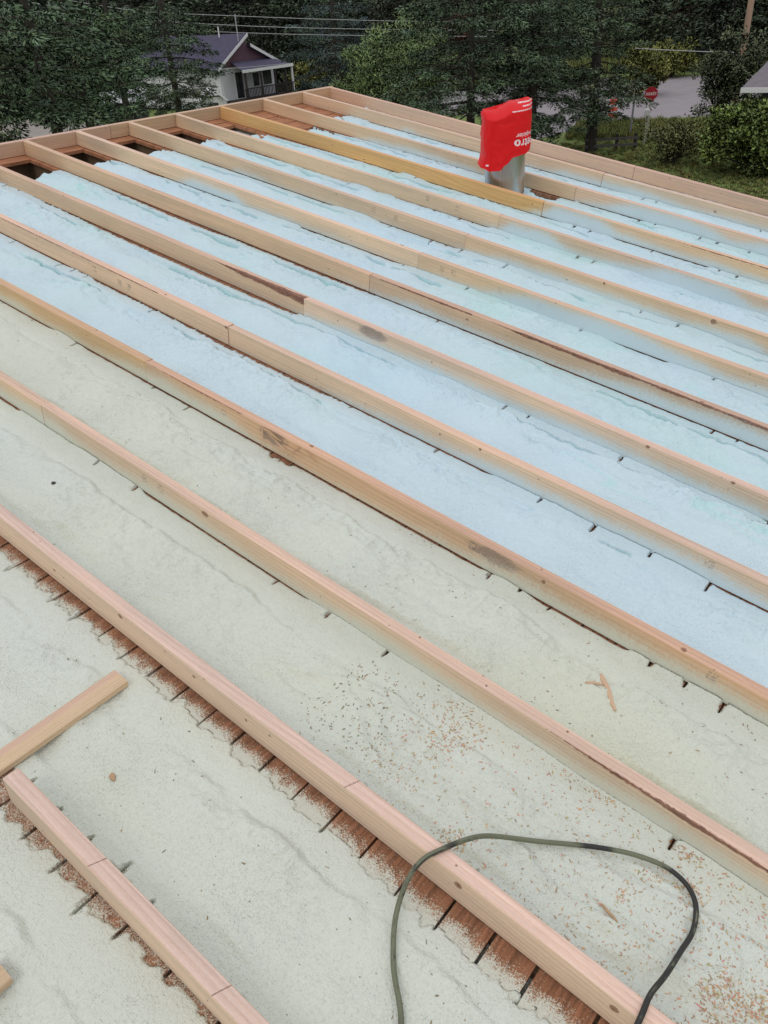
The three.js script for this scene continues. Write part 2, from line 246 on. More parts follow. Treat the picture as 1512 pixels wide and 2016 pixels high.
for (let row = 1; row <= 13; row++) {
  const g = new THREE.Group(); g.name = nm('old_board_row'); const S = seamList(row), r = rng(row * 91);
  tag(g, `cut ends of old brown roof boards under the ${ORD[row]} joist from the far rim`, 'roof boards', 'rows of old roof boards', 'structure');
  const xmin = row >= 9 ? VIS0[row] - 0.3 : 0;
  for (let k = 0; k < S.length - 1; k++) {
    const a = S[k], b = S[k + 1]; if (b < xmin || b > 6.3) continue;
    const w = Math.round((b - a - (row >= 12 ? 0.005 + 0.004 * hsh(k, row) : 0.0045)) * 1000) / 1000, near = row >= 12 ? 0.1 : row >= 10 ? 0.045 : 0.026, far = row >= 12 ? 0.05 : 0.03, l = near + far + W2;
    const key = w + '_' + l; bgCache[key] ??= boardGeo(w, l, (near - far) / 2);
    const set = row === 12 && a > 4.6 ? boardMats.e : row === 13 ? boardMats.d : row >= 10 ? boardMats.c : (a < 0.5 ? boardMats.w : boardMats.b);
    const m = mesh('board', bgCache[key], set[Math.floor(r() * set.length)], g);
    m.position.set((a + b) / 2, DECK - 0.0105 - 0.002 * r(), zN(row, a) - W2 / 2 + (near - far) / 2 + 0.004 * (r() - 0.5)); m.rotation.x = 0.008 * (r() - 0.5);
  }
  onRoof(g);
}
{ // boards that still cross the far left bays, and the long edge board below the left rim
  const g = new THREE.Group(); g.name = nm('edge_boards'); tag(g, 'bare old boards below the left rim board at the roof corner', 'roof boards', null, 'structure');
  const r = rng(5);
  for (const [z0, z1] of [[0.0, 2.1], [2.103, 6.5]]) { const m = mesh('board', boardGeo(0.13, z1 - z0), boardMats.w[1], g); m.position.set(0.0005, DECK - 0.0112, (z0 + z1) / 2); }
  for (let k = 0; k < 3; k++) { const m = mesh('board', boardGeo(2.07, 0.07), boardMats.w[k], g); m.position.set(0.07 + 2.08 * k + 1.035, DECK - 0.0112, zN(0, 1 + 2 * k) - 0.02); m.rotation.y = -0.0115; }
  for (let bay = 0; bay <= 3; bay++) for (let k = 0; k < 5; k++) {
    if (bay === 3 && k > 0 && k < 4) continue;
    const a = 0.069 + k * 0.0985, z0 = zN(bay, a) + (bay ? 0.03 : 0.02), z1 = zN(bay + 1, a) - W2 - 0.034;
    const m = mesh('board', boardGeo(0.094, z1 - z0), boardMats.w[k % 3], g); m.position.set(a + 0.047, DECK - 0.0105 - 0.006 * r(), (z0 + z1) / 2); m.rotation.z = 0.02 * (r() - 0.5);
  }
  onRoof(g);
}
// ---------------------------------------------------------------- sprayed foam, one sheet per bay
const HOLE = (i) => i >= 4;                            // bays open to the attic beside the left rim
const isBlue = (i) => i <= 9;
function darkGap(row, x) { // is there an open gap under the joist's near side here?
  const n = fbm(x * 2.1 + row * 31.7, row * 5.1, 3) - 0.5;
  const b = row >= 12 ? 0.5 : row === 11 ? -0.06 : row === 10 ? 0.02 : x < 2.9 ? 0.16 : -0.03;
  return ss(-0.03, 0.05, n + b);
}
function foamShape(i, x, w, bay, out) { // height of the foam above the old boards' top
  const blue = isBlue(i), z = zN(i, x) + w;
  const e1 = (blue ? 0.055 : i >= 12 ? 0.125 : 0.1) + (blue ? 0.05 : 0.07) * (fbm(x * 2.6 + i * 11, i * 3.7, 3) - 0.5) + 0.012 * (vn(x * 28, i) - 0.5);
  const e2 = bay - 0.07 - 0.05 * (fbm(x * 2.2 + i * 5, i * 7.7 + 50, 3) - 0.5);
  const drop = (blue ? 0.017 * (1 - 0.5 * ss(2.8, 3.5, x)) : 0.005) * (0.3 + 1.2 * fbm(x * 1.3 + i * 3, i * 2.2 + 9, 2));
  const inside = ss(e1 - 0.004, e1 + 0.009, w) * ss(e2 + 0.012, e2 - 0.006, w);
  const pass = Math.sin((w + 0.05 * (fbm(x * 1.4 + i * 3, i + 33, 3) - 0.5)) * 46 + 2 * vn(x * 0.9, i)); const und = 0.038 * (fbm(x * 3.1 + i * 4.2, z * 5.2, 3) - 0.5) + 0.022 * (fbm(x * 9 + i, z * 12, 2) - 0.5) + 0.0028 * pass * (0.3 + vn(x * 2.1, i * 4 + z * 5));
  const patch = ss(0.44, 0.66, fbm(x * 2.3 + i * 8.1, z * 4.6 + 3, 3)) + 0.8 * Math.exp(-((w - e1 - 0.05) ** 2) / 0.003);
  const pn = vn(x * 62, z * 62), pn2 = vn(x * 120 + 9, z * 120), pn3 = vn(x * 34, z * 34);
  const peb = patch * (0.0058 * (1 - Math.abs(pn * 2 - 1)) + 0.0022 * pn2 + 0.008 * pn3) + 0.0014 * vn(x * 90, z * 150);
  let h = 0.0035 + inside * (-drop + und + peb) + (1 - inside) * (0.0016 * (pn - 0.5) + 0.003 * (pn3 - 0.5));
  // lip and crack where the cut boards end
  const cm = ss(0.46, 0.52, fbm(x * 3.7 + i * 17, 21 + i, 3) + (blue ? 0.08 - 0.05 * ss(2.8, 3.4, x) : -0.03)), cd = Math.abs(w - e1 - 0.004 - 0.006 * (vn(x * 45, i * 3) - 0.5));
  const crack = cm * (1 - ss(0.0018, 0.0055, cd)); h -= crack * (blue ? 0.028 : 0.0035);
  h += 0.006 * Math.exp(-((w - e1 - 0.018) ** 2) / 0.0002) * cm * (0.5 + vn(x * 9, i));
  // wandering shrinkage cracks and folds in the thick foam
  const fold = Math.abs(fbm(x * 1.7 + 40 + i * 3, z * 6.3 + i, 3) - 0.5); const fm = ss(0.55, 0.68, fbm(x * 1.1 + i * 9, z * 2 + 70, 2)) * inside;
  h -= fm * 0.0016 * (1 - ss(0.0, 0.02, fold)) * (0.3 + 0.9 * vn(x * 12, z * 12)); h += fm * 0.009 * Math.exp(-((fold - 0.045) ** 2) / 0.0007);
  // seams between boards show through beside both joists
  let seam = 0;
  for (const [row, ww, len0] of [[i, w, i === 13 ? 0.036 : i === 12 ? 0.05 : i >= 10 ? 0.024 : 0.034], [i + 1, bay - w, i >= 11 ? 0.03 : 0.014]]) {
    if (row === 0 || ww > 0.1) continue; const S = seamList(row);
    let lo = 0, hi = S.length - 1; while (hi - lo > 1) { const m = (lo + hi) >> 1; if (S[m] < x) lo = m; else hi = m; }
    const k = x - S[lo] < S[hi] - x ? lo : hi, q = hsh(k * 7 + row * 3, row + 40), q2 = hsh(k + 50, row * 9);
    if (q2 < (row >= 12 ? 0.12 : row >= 10 ? 0.78 : 0.78)) continue;
    const len = len0 * (0.4 + 1.2 * q), wd = ((row >= 12 ? 0.0024 : 0.0015) + 0.0016 * q2) * (1 - 0.7 * clamp(ww / len)), d = Math.abs(x - S[k] - 0.003 * (vn(ww * 90, k) - 0.5));
    seam = Math.max(seam, (1 - ss(wd, wd + 0.0022, d)) * (1 - ss(len * 0.75, len, ww)));
  }
  h -= seam * 0.06;
  // beside the joist: an open gap or foam that climbs the wood
  const dg = i ? darkGap(i, x) : 1;
  h -= dg * 0.016 * (1 - ss(0.001, 0.006, w)); h += (1 - dg) * 0.012 * Math.exp(-Math.max(0, w) / 0.014) * (0.4 + vn(x * 7, i * 2));
  const dw = bay - w; h += 0.010 * Math.exp(-Math.max(0, dw) / 0.016) * (0.1 + 1.1 * vn(x * 5, i * 2 + 7));
  // bare boards
  let bw = curve(BARE[i] ?? [[0, -0.03]], x); if (bw > 0.2) bw = 0.6;
  let bare = ss(-0.008, 0.004, bw - w + (blue && x > 0.6 ? 0.016 : 0.05) * (fbm(x * 34, z * 34, 3) - 0.5) + 0.012 * (vn(x * 170, z * 170) - 0.5) * (bw > -0.02 ? 1 : 0));
  if (i === 11 || i === 12) { const bw2 = i === 11 ? 0.002 : 0.001; bare = Math.max(bare, ss(-0.006, 0.004, bw2 - dw + 0.05 * (fbm(x * 30 + 5, z * 30, 3) - 0.5))); }
  { const near = ss(0.035, 0.0, w - bw) * (bw > -0.02 && i >= 12 ? 1 : 0); h = lerp(h, Math.min(h, 0.0012), near * (1 - seam)); }
  h = lerp(h, -0.05, bare);
  if (w < 0 || dw < 0) h = Math.min(h, -0.004);
  out.h = h; out.inside = inside; out.crack = Math.max(crack, 0); out.patch = patch; out.fold = fm * (1 - ss(0, 0.02, fold));
  return h;
}
const foamGrain = tex8(512, 512, (i, j, o) => { // tileable by blending
  const bl = (q) => Math.sqrt(Math.max(0, 1 - Math.abs(2 * q - 1))); const f = (x, y) => 0.34 * bl(vn(x * 0.085, y * 0.085)) + 0.36 * bl(vn(x * 0.17 + 40, y * 0.17 + 7)) + 0.3 * vn(x * 0.42, y * 0.42 + 90);
  const u = i / 512, v = j / 512; const a = lerp(lerp(f(i, j), f(i - 512, j), u), lerp(f(i, j - 512), f(i - 512, j - 512), u), v);
  o[0] = o[1] = o[2] = 255 * clamp((a - 0.62) * 1.7 + 0.5);
}, false);
foamGrain.repeat.set(1 / 0.42, 1 / 0.42);
const foamMat = std({ vertexColors: true, roughness: 0.93, bumpMap: foamGrain, bumpScale: 0.0037 });
const FO = {};
for (let i = 0; i <= 13; i++) {
  const blue = isBlue(i), bayAt = (x) => zN(i + 1, x) - W2 - zN(i, x);
  const xa = HOLE(i) && i <= 8 ? [0.4, 0.4, 0.4, 0.4, 0.4, 0.385, 0.385, 0.38, 0.39][i] : VIS0[i], dx = i < 4 ? 0.0085 : i < 8 ? 0.0075 : 0.0058, dw = i < 5 ? 0.0075 : i < 9 ? 0.0065 : 0.0056;
  const X = []; for (let x = xa; x < XEND - 0.01; x += x > 4.5 + 0.14 * i ? 0.035 : dx) X.push(x);
  for (const row of [i, i + 1]) if (row > 0 && row < 14) for (const s of seamList(row)) if (s > xa + 0.01 && s < 4.5 + 0.14 * i) X.push(s - 0.004, s - 0.0016, s + 0.0016, s + 0.004);
  X.sort((a, b) => a - b); const xs = X.filter((v, k) => !k || v - X[k - 1] > 0.0008);
  const b0 = bayAt(3), T = [-0.012, -0.002, 0.0012, 0.004]; for (let w = 0.0075; w < b0 - 0.004; w += (blue && w > 0.03 && w < 0.085 ? 0.0032 : dw)) T.push(w); T.push(b0 - 0.002, b0 + 0.002, b0 + 0.012);
  const nw = T.length, pos = new Float32Array(xs.length * nw * 3 + nw * 3), col = new Float32Array(pos.length), uv = new Float32Array(pos.length / 3 * 2), idx = [], o = {};
  let n = 0;
  const put = (x, y, z, c) => { pos[n * 3] = x; pos[n * 3 + 1] = y; pos[n * 3 + 2] = z; col[n * 3] = c[0]; col[n * 3 + 1] = c[1]; col[n * 3 + 2] = c[2]; uv[n * 2] = x; uv[n * 2 + 1] = z; n++; };
  const c = [0, 0, 0];
  for (let a = 0; a < xs.length; a++) {
    const x = xs[a], bay = bayAt(x);
    for (let k = 0; k < nw; k++) {
      const w = k < 4 ? T[k] : k >= nw - 3 ? bay + (T[k] - b0) : T[k] * (bay / b0), z = zN(i, x) + w;
      foamShape(i, x, w, bay, o);
      const v = fbm(x * 4 + i * 2, z * 4, 3) - 0.5, sp = vn(x * 230, z * 230) - 0.5, big = fbm(x * 1.2 + i * 7, z * 1.7 + 11, 3) - 0.5;
      if (blue) {
        const teal = clamp(0.75 * o.crack + 0.5 * o.fold + 1.1 * Math.max(0, v - 0.08) + (i < 8 ? 0.9 : 0.3) * Math.max(0, big + 0.06 + 0.05 * (i < 5 ? 1 : 0)));
        c[0] = 0.645 + 0.06 * v + 0.03 * sp + 0.10 * big; c[1] = 0.785 + 0.05 * v + 0.03 * sp; c[2] = 0.86 + 0.03 * sp - 0.04 * big;
        c[0] = lerp(c[0], 0.46, teal); c[1] = lerp(c[1], 0.78, teal); c[2] = lerp(c[2], 0.76, teal);
      } else {
        const yel = clamp(1.5 * Math.max(0, big - 0.1) + 0.7 * Math.max(0, v - 0.12)), cool = clamp(-2.2 * big - 0.1);
        c[0] = 0.70 + 0.05 * v + 0.02 * sp; c[1] = 0.728 + 0.05 * v + 0.02 * sp; c[2] = 0.648 + 0.05 * v + 0.03 * sp;
        c[0] = lerp(c[0], 0.74, yel); c[1] = lerp(c[1], 0.735, yel); c[2] = lerp(c[2], 0.53, yel); c[2] += 0.05 * cool; c[0] -= 0.03 * cool;
      }
      put(x, DECK + o.h, z, c);
    }
  }
  for (let k = 0; k < nw; k++) put(xa + 0.004 * vn(k, i), DECK - 0.045, pos[k * 3 + 2], [col[k * 3], col[k * 3 + 1], col[k * 3 + 2]]); // cut edge beside the hole
  for (let a = 0; a < xs.length - 1; a++) for (let k = 0; k < nw - 1; k++) { const p = a * nw + k, q = p + nw; idx.push(p, p + 1, q, q, p + 1, q + 1); }
  const e = xs.length * nw; for (let k = 0; k < nw - 1; k++) idx.push(e + k, e + k + 1, k, k, e + k + 1, k + 1);
  const g = new THREE.BufferGeometry(); g.setAttribute('position', new THREE.BufferAttribute(pos, 3)); g.setAttribute('color', new THREE.BufferAttribute(col, 3)); g.setAttribute('uv', new THREE.BufferAttribute(uv, 2)); g.setIndex(idx); g.computeVertexNormals();
  const m = mesh(nm('spray_foam'), g, foamMat);
  tag(m, i === 0 ? 'narrow strip of blue foam beside the far right rim board' : `${blue ? 'pale blue' : 'cream'} sprayed foam between the ${ORD[i]} and ${ORD[i + 1]} joists from the far rim`, 'foam', 'foam filled bays', 'structure');
  onRoof(m); FO[i] = m;
}
const foamY = (i, x, z, o = {}) => DECK + foamShape(i, x, z - zN(i, x), zN(i + 1, x) - W2 - zN(i, x), o);

{ // old rafters and the dark attic below, seen through the holes beside the left rim
  const g = new THREE.Group(); g.name = nm('attic_framing'); tag(g, 'dark attic timbers seen through the holes by the left rim', 'attic', null, 'structure');
  const raf = std({ color: lin(0.2, 0.13, 0.08), roughness: 0.95 }), dk = std({ color: lin(0.1, 0.075, 0.055), roughness: 1 });
  for (let i = 1; i <= 13; i++) mesh('rafter', box(XEND + 0.04, 0.18, 0.05, XEND / 2, DECK - 0.0245 - 0.09, zN(i, 3) - 0.02), raf, g);
  mesh('attic_floor', box(XEND + 0.06, 0.03, 6.5, XEND / 2 - 0.02, DECK - 0.32, 3.27), dk, g);
  mesh('edge_beam', box(0.045, 0.28, 6.5, -0.042, DECK - 0.165, 3.27), raf, g);
  mesh('edge_beam', box(XEND, 0.28, 0.045, XEND / 2 + 0.01, DECK - 0.165, -0.01), raf, g);
  mesh('edge_beam', box(0.045, 0.28, 6.5, XEND + 0.025, DECK - 0.165, 3.27), raf, g);
  mesh('edge_beam', box(XEND, 0.28, 0.045, XEND / 2 + 0.01, DECK - 0.165, 6.52), raf, g);
  onRoof(g);
}
{ // the building that carries the roof
  const t = thing('building_under_roof', 'house walls under the unfinished roof', 'building', null, 'structure');
  const m = std({ color: lin(0.55, 0.54, 0.5), roughness: 0.9 }), sh = [];
  const c = Math.cos(SLOPE), s = Math.sin(SLOPE), P = (x, y) => [x * c + y * s, -x * s + y * c];
  const [ax, ay] = P(0.02, DECK - 0.345), [bx, by] = P(XEND, DECK - 0.345);
  for (const [z0, z1] of [[0.03, 0.18], [6.3, 6.45]]) { const q = new THREE.Shape([new THREE.Vector2(ax, ay), new THREE.Vector2(bx, by), new THREE.Vector2(bx, GROUND), new THREE.Vector2(ax, GROUND)]); const g = new THREE.ExtrudeGeometry(q, { depth: z1 - z0, bevelEnabled: false }); g.translate(0, 0, z0); mesh('wall', g, m, t); }
  mesh('wall', box(0.15, ay - GROUND - 0.02, 6.1, ax + 0.08, (ay - 0.02 + GROUND) / 2, 3.24), m, t);
  mesh('wall', box(0.15, by - GROUND - 0.02, 6.1, bx - 0.08, (by - 0.02 + GROUND) / 2, 3.24), m, t);
}
// ---------------------------------------------------------------- loose strips, cable, splinters, sawdust
function strap(label, x, zFar, zNear, y0, w, th, seed, rotY = 0) {
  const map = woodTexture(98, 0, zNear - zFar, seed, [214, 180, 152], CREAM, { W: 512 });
  const g = lumberGeo(0, zNear - zFar, () => w / 2, 0, th, w, seed, 0.0005); g.rotateY(Math.PI / 2);
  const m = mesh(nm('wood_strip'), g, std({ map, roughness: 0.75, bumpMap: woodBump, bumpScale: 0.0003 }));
  tag(m, label, 'wood strip', 'loose wood strips'); const h = new THREE.Group(); m.position.set(0, 0, 0);
  m.geometry.rotateY(rotY); m.geometry.translate(x, y0, zNear); onRoof(m); return m;
}
strap('short flat wood strip lying on cream foam behind the end of the nearest joist', 3.988, 5.279, 5.74, -0.0835, 0.052, 0.019, 4001);
strap('tip of a wood strip at the lower left frame edge', 4.388, 5.83, 6.3, -0.072, 0.05, 0.019, 4002);
{ // cable
  const P = [[5.05, -0.072, 5.56], [4.987, -0.071, 5.434], [4.916, -0.071, 5.366], [4.864, -0.058, 5.293], [4.849, -0.012, 5.235], [4.854, 0.006, 5.199], [4.87, 0.0085, 5.161], [4.895, 0.0, 5.105], [4.917, -0.03, 5.054], [5.0, -0.064, 4.973], [5.106, -0.07, 4.895], [5.182, -0.07, 4.855], [5.244, -0.07, 4.84], [5.288, -0.07, 4.85], [5.314, -0.07, 4.875], [5.33, -0.07, 4.928], [5.326, -0.06, 4.989], [5.319, -0.035, 5.064], [5.309, -0.004, 5.132], [5.31, 0.009, 5.175], [5.313, -0.004, 5.215], [5.33, -0.055, 5.29], [5.4, -0.07, 5.4]].map(p => V(...p));
  const cv = new THREE.CatmullRomCurve3(P, false, 'centripetal'), g = new THREE.TubeGeometry(cv, 320, 0.0054, 12), p = g.attributes.position, col = new Float32Array(p.count * 3);
  for (let k = 0; k < p.count; k++) {
    const t = g.attributes.uv.getX(k), a = g.attributes.uv.getY(k), n = fbm(t * 60, a * 3, 3), run = ss(0.58, 0.7, fbm(t * 14 + 3, 2, 2) + 0.35 * ss(0.58, 0.64, t) * ss(0.8, 0.72, t));
    const d = clamp(run * 1.1 * ss(0.3, 0.5, n + 0.1) + ss(0.66, 0.72, n) * 0.8); col[k * 3] = lerp(0.17, 0.026, d) * (0.85 + 0.3 * n); col[k * 3 + 1] = lerp(0.18, 0.025, d) * (0.85 + 0.3 * n); col[k * 3 + 2] = lerp(0.115, 0.024, d) * (0.85 + 0.3 * n);
  }
  g.setAttribute('color', new THREE.BufferAttribute(col, 3));
  onRoof(tag(mesh('cable', g, std({ vertexColors: true, roughness: 0.55 })), 'olive green cable with black smears looped over the nearest long joist', 'cable'));
}
function splinterGeo(a, b, w, th, seed) { // flat ragged sliver from a to b
  const r = rng(seed), d = b.clone().sub(a), L = d.length(), N = 6, pos = [], idx = [], up = V(0, 1, 0); d.normalize(); const s = d.clone().cross(up).normalize();
  for (let k = 0; k <= N; k++) { const t = k / N, ww = w * (0.35 + 0.65 * Math.sin(Math.PI * Math.pow(t, 0.7))) * (0.8 + 0.4 * r()), c = a.clone().addScaledVector(d, L * t).addScaledVector(s, (r() - 0.5) * w * 0.3); c.y += th * 0.3 * Math.sin(t * 4); for (const [q, y] of [[-1, 0], [-0.8, 1], [0.8, 1], [1, 0]]) pos.push(c.x + s.x * ww * q / 2, c.y + y * th, c.z + s.z * ww * q / 2); }
  for (let k = 0; k < N; k++) for (let q = 0; q < 4; q++) { const A = k * 4 + q, B = k * 4 + (q + 1) % 4; idx.push(A, B, A + 4, B, B + 4, A + 4); }
  idx.push(0, 2, 1, 0, 3, 2, N * 4, N * 4 + 1, N * 4 + 2, N * 4, N * 4 + 2, N * 4 + 3);
  const g = new THREE.BufferGeometry(); g.setAttribute('position', new THREE.Float32BufferAttribute(pos, 3)); g.setIndex(idx); const f = g.toNonIndexed(); f.computeVertexNormals(); return f;
}
const splMat = std({ color: lin(0.66, 0.45, 0.3), roughness: 0.8, side: THREE.DoubleSide }), splMat2 = std({ color: lin(0.5, 0.32, 0.18), roughness: 0.8, side: THREE.DoubleSide });
{
  const y = (x, z) => foamY(10, x, z) + 0.0015;
  const s = (label, a, b, w, i) => onRoof(tag(mesh(nm('wood_splinter'), splinterGeo(V(a[0], y(...a), a[1]), V(b[0], y(...b) + 0.002, b[1]), w, 0.004, 60 + i), splMat), label, 'splinter', 'loose splinters'));
  s('longer arm of the bent splinter lying on cream foam', [4.885, 4.435], [4.968, 4.526], 0.017, 1);
  s('thin short arm of the bent splinter lying on cream foam', [4.905, 4.468], [4.868, 4.5], 0.008, 2);
  // splinters torn from the tenth joist
  const t = thing('torn_splinters', 'torn splinters hanging on the near edge of the tenth joist', 'splinters'); t.rotation.z = -SLOPE;
  const z = (x) => zN(10, x); const q = (a, b, w, k) => mesh('sliver', splinterGeo(V(...a), V(...b), w, 0.003, k), k % 2 ? splMat : splMat2, t);
  q([3.5, 0.0, z(3.5) + 0.002], [3.515, -0.07, z(3.5) + 0.022], 0.006, 11); q([3.5, -0.005, z(3.5) + 0.003], [3.6, -0.012, z(3.6) + 0.012], 0.012, 12);
  q([3.52, -0.014, z(3.5) + 0.003], [3.62, -0.035, z(3.6) + 0.016], 0.009, 13); q([3.68, -0.002, z(3.6) + 0.004], [3.63, -0.055, z(3.6) + 0.014], 0.005, 14); q([3.6, -0.03, z(3.6) + 0.004], [3.7, -0.025, z(3.7) + 0.012], 0.006, 15); q([3.7, 0.0, z(3.7) + 0.003], [3.76, -0.018, z(3.7) + 0.012], 0.005, 16);
  const chip = (label, i, x, z, L, a, w, k, m) => { const yy = foamY(i, x, z) + 0.001; onRoof(tag(mesh(nm('wood_chip'), splinterGeo(V(x, yy, z), V(x + L * Math.cos(a), yy + 0.001, z + L * Math.sin(a)), w, 0.003, k), m), label, 'wood chip', 'wood chips on the foam')); };
  chip('tan wood chip on cream foam below the short flat strip', 12, 4.185, 5.455, 0.022, 0.4, 0.013, 21, splMat2);
  chip('yellow sliver inside the cable loop', 11, 5.165, 5.0, 0.045, 0.3, 0.006, 22, splMat2);
  const dotY = foamY(11, 3.195, 4.94); onRoof(tag(mesh('dark_pellet', new THREE.SphereGeometry(0.007, 10, 8).scale(1.3, 0.6, 1).translate(3.195, dotY + 0.003, 4.94), std({ color: lin(0.06, 0.06, 0.06) })), 'small dark pellet on cream foam near the left edge', 'pellet'));
}
{ // sawdust
  const r = rng(909), N = 6000, g = new THREE.BoxGeometry(1, 1, 1), im = new THREE.InstancedMesh(g, std({ roughness: 0.9 }), N), M = new THREE.Matrix4(), q = new THREE.Quaternion(), e = new THREE.Euler(), C = new THREE.Color();
  let n = 0, tries = 0;
  while (n < N && tries++ < 60000) {
    const i = r() < 0.8 ? 11 : r() < 0.6 ? 10 : 12, x = i === 11 ? 3.4 + 2.3 * Math.pow(r(), 0.4) : 2 + 3.8 * r(), z = zN(i, x) + 0.01 + r() * 0.38;
    const dens = i === 11 ? ss(4.1, 5.4, x) * (0.12 + 1.2 * ss(0.48, 0.68, fbm(x * 7, z * 7, 3))) : 0.05 + 0.12 * ss(3.5, 5, x);
    if (r() > dens) continue;
    const big = Math.pow(r(), 3), L = 0.0016 + 0.009 * big, y = foamY(i, x, z) + 0.0006; if (y < DECK - 0.02) continue;
    e.set((r() - 0.5) * 0.5, r() * 6.28, (r() - 0.5) * 0.5); q.setFromEuler(e); M.compose(V(x, y, z), q, V(L, 0.0008, 0.0012 + 0.0016 * r())); im.setMatrixAt(n, M);
    const d = r(); i === 11 && x > 4.6 && d < 0.75 ? C.setRGB(0.45 + 0.3 * r(), 0.28 + 0.2 * r(), 0.17 + 0.12 * r()) : d < 0.6 ? C.setRGB(0.2 + 0.1 * r(), 0.17 + 0.06 * r(), 0.12) : C.setRGB(0.42, 0.3, 0.18); im.setColorAt(n, C); n++;
  }
  im.count = n; im.name = 'sawdust'; im.castShadow = im.receiveShadow = true; tag(im, 'brown sawdust and flecks scattered over the cream foam', 'sawdust', null, 'stuff'); onRoof(im);
}
// ---------------------------------------------------------------- flue pipe and the red bag over it (plumb)
{
  const a = V(2.477, -0.03, 1.088).applyAxisAngle(V(0, 0, 1), -SLOPE), g = thing('metal_flue_pipe', 'galvanised metal flue pipe standing between the joists under the red bag', 'pipe');
  g.position.copy(a);
  const galv = tex8(256, 256, (i, j, o) => { const v = 186 + 50 * (fbm(i * 0.035, j * 0.022, 4) - 0.5) + 26 * (vn(Math.floor(i / 9) * 3.1 + vn(i * 0.2, j * 0.2), Math.floor(j / 11) * 2.7) - 0.5); o[0] = v; o[1] = v * 1.0; o[2] = v * 1.03; });
  const rough = tex8(256, 256, (i, j, o) => { const v = 70 + 120 * fbm(i * 0.04 + 9, j * 0.03, 4); o[0] = 0; o[1] = v; o[2] = 255; }, false);
  const mt = new THREE.MeshStandardMaterial({ map: galv, metalness: 0.95, roughness: 0.5, roughnessMap: rough });
  const pts = [[0.13, -0.3], [0.13, 0.3], [0.1325, 0.304], [0.1325, 0.31], [0.13, 0.314], [0.13, 0.4], [0.126, 0.4], [0.126, -0.3]].map(p => new THREE.Vector2(...p));
  const lg = new THREE.LatheGeometry(pts, 72); { const p = lg.attributes.position; for (let k = 0; k < p.count; k++) { const th = Math.atan2(p.getZ(k), p.getX(k)), y = p.getY(k), d = 1 + 0.035 * (fbm(th * 2 + 9, y * 5, 3) - 0.5) + 0.012 * Math.sin(th * 2 + 1) ; p.setX(k, p.getX(k) * d); p.setZ(k, p.getZ(k) * d); } lg.computeVertexNormals(); }
  mesh('tube', lg, mt, g);
  const seam = box(0.016, 0.7, 0.005, 0, 0.05, 0.1315); seam.rotateY(0.35); mesh('seam', seam, mt, g);
  // bag
  const cv = document.createElement('canvas'); cv.width = 1536; cv.height = 1024; const c = cv.getContext('2d');
  c.fillStyle = '#e80812'; c.fillRect(0, 0, 1536, 1024);
  { const r = rng(31); for (let k = 0; k < 900; k++) { c.fillStyle = `rgba(${r() < 0.5 ? '235,30,36' : '180,10,20'},${0.05 * r()})`; c.fillRect(r() * 1536, r() * 1024, 10 + 60 * r(), 10 + 120 * r()); } }
  const SX = 1536 / 0.93, SY = 1024 / 0.56; // pixels per metre; v = 0 at height 0.02
  const yy = (h) => 1024 - (h - 0.02) * SY;
  c.fillStyle = '#f4e9ea'; c.textAlign = 'center'; c.textBaseline = 'middle';
  const T = (s, font, u, h, rot, sx = 1) => { c.save(); c.translate(u * SX + 768, yy(h)); c.rotate(Math.PI + rot); c.scale(sx, 1); c.font = font; c.fillText(s, 0, 0); c.restore(); };
  T('metro', 'bold 118px sans-serif', 0.112, 0.262, -0.06, 0.95); T('metro', 'bold 118px sans-serif', 0.1125, 0.2625, -0.06, 0.95);
  T('mon \u00e9picier', 'italic bold 58px sans-serif', 0.12, 0.31, -0.06, 0.95);
  c.fillRect(-0.125 * SX + 768, yy(0.142), 46, 18); c.save(); c.translate(0.16 * SX + 768, yy(0.478)); c.rotate(-0.1); c.fillStyle = '#eedfe2'; const rr = rng(8);
  for (let l = 0; l < 3; l++) { let x = -205 + (l === 2 ? -55 : l === 1 ? 40 : 0); const e = 240; while (x < e) { const w = 8 + 26 * rr(); c.fillRect(x, -34 + l * 34 + (l === 2 ? 4 : 0), w, 12); x += w + 4; } } c.restore();
  const map = new THREE.CanvasTexture(cv); map.colorSpace = THREE.SRGBColorSpace;
  const bag = mesh('red_bag', bagGeo(), new THREE.MeshPhysicalMaterial({ map, roughness: 0.5, side: THREE.DoubleSide, specularIntensity: 0.7 }), scene);
  bag.position.copy(a); bag.rotation.y = Math.atan2(0.627, 0.779); tag(bag, 'red plastic shopping bag pulled upside down over the metal flue pipe', 'bag');
}
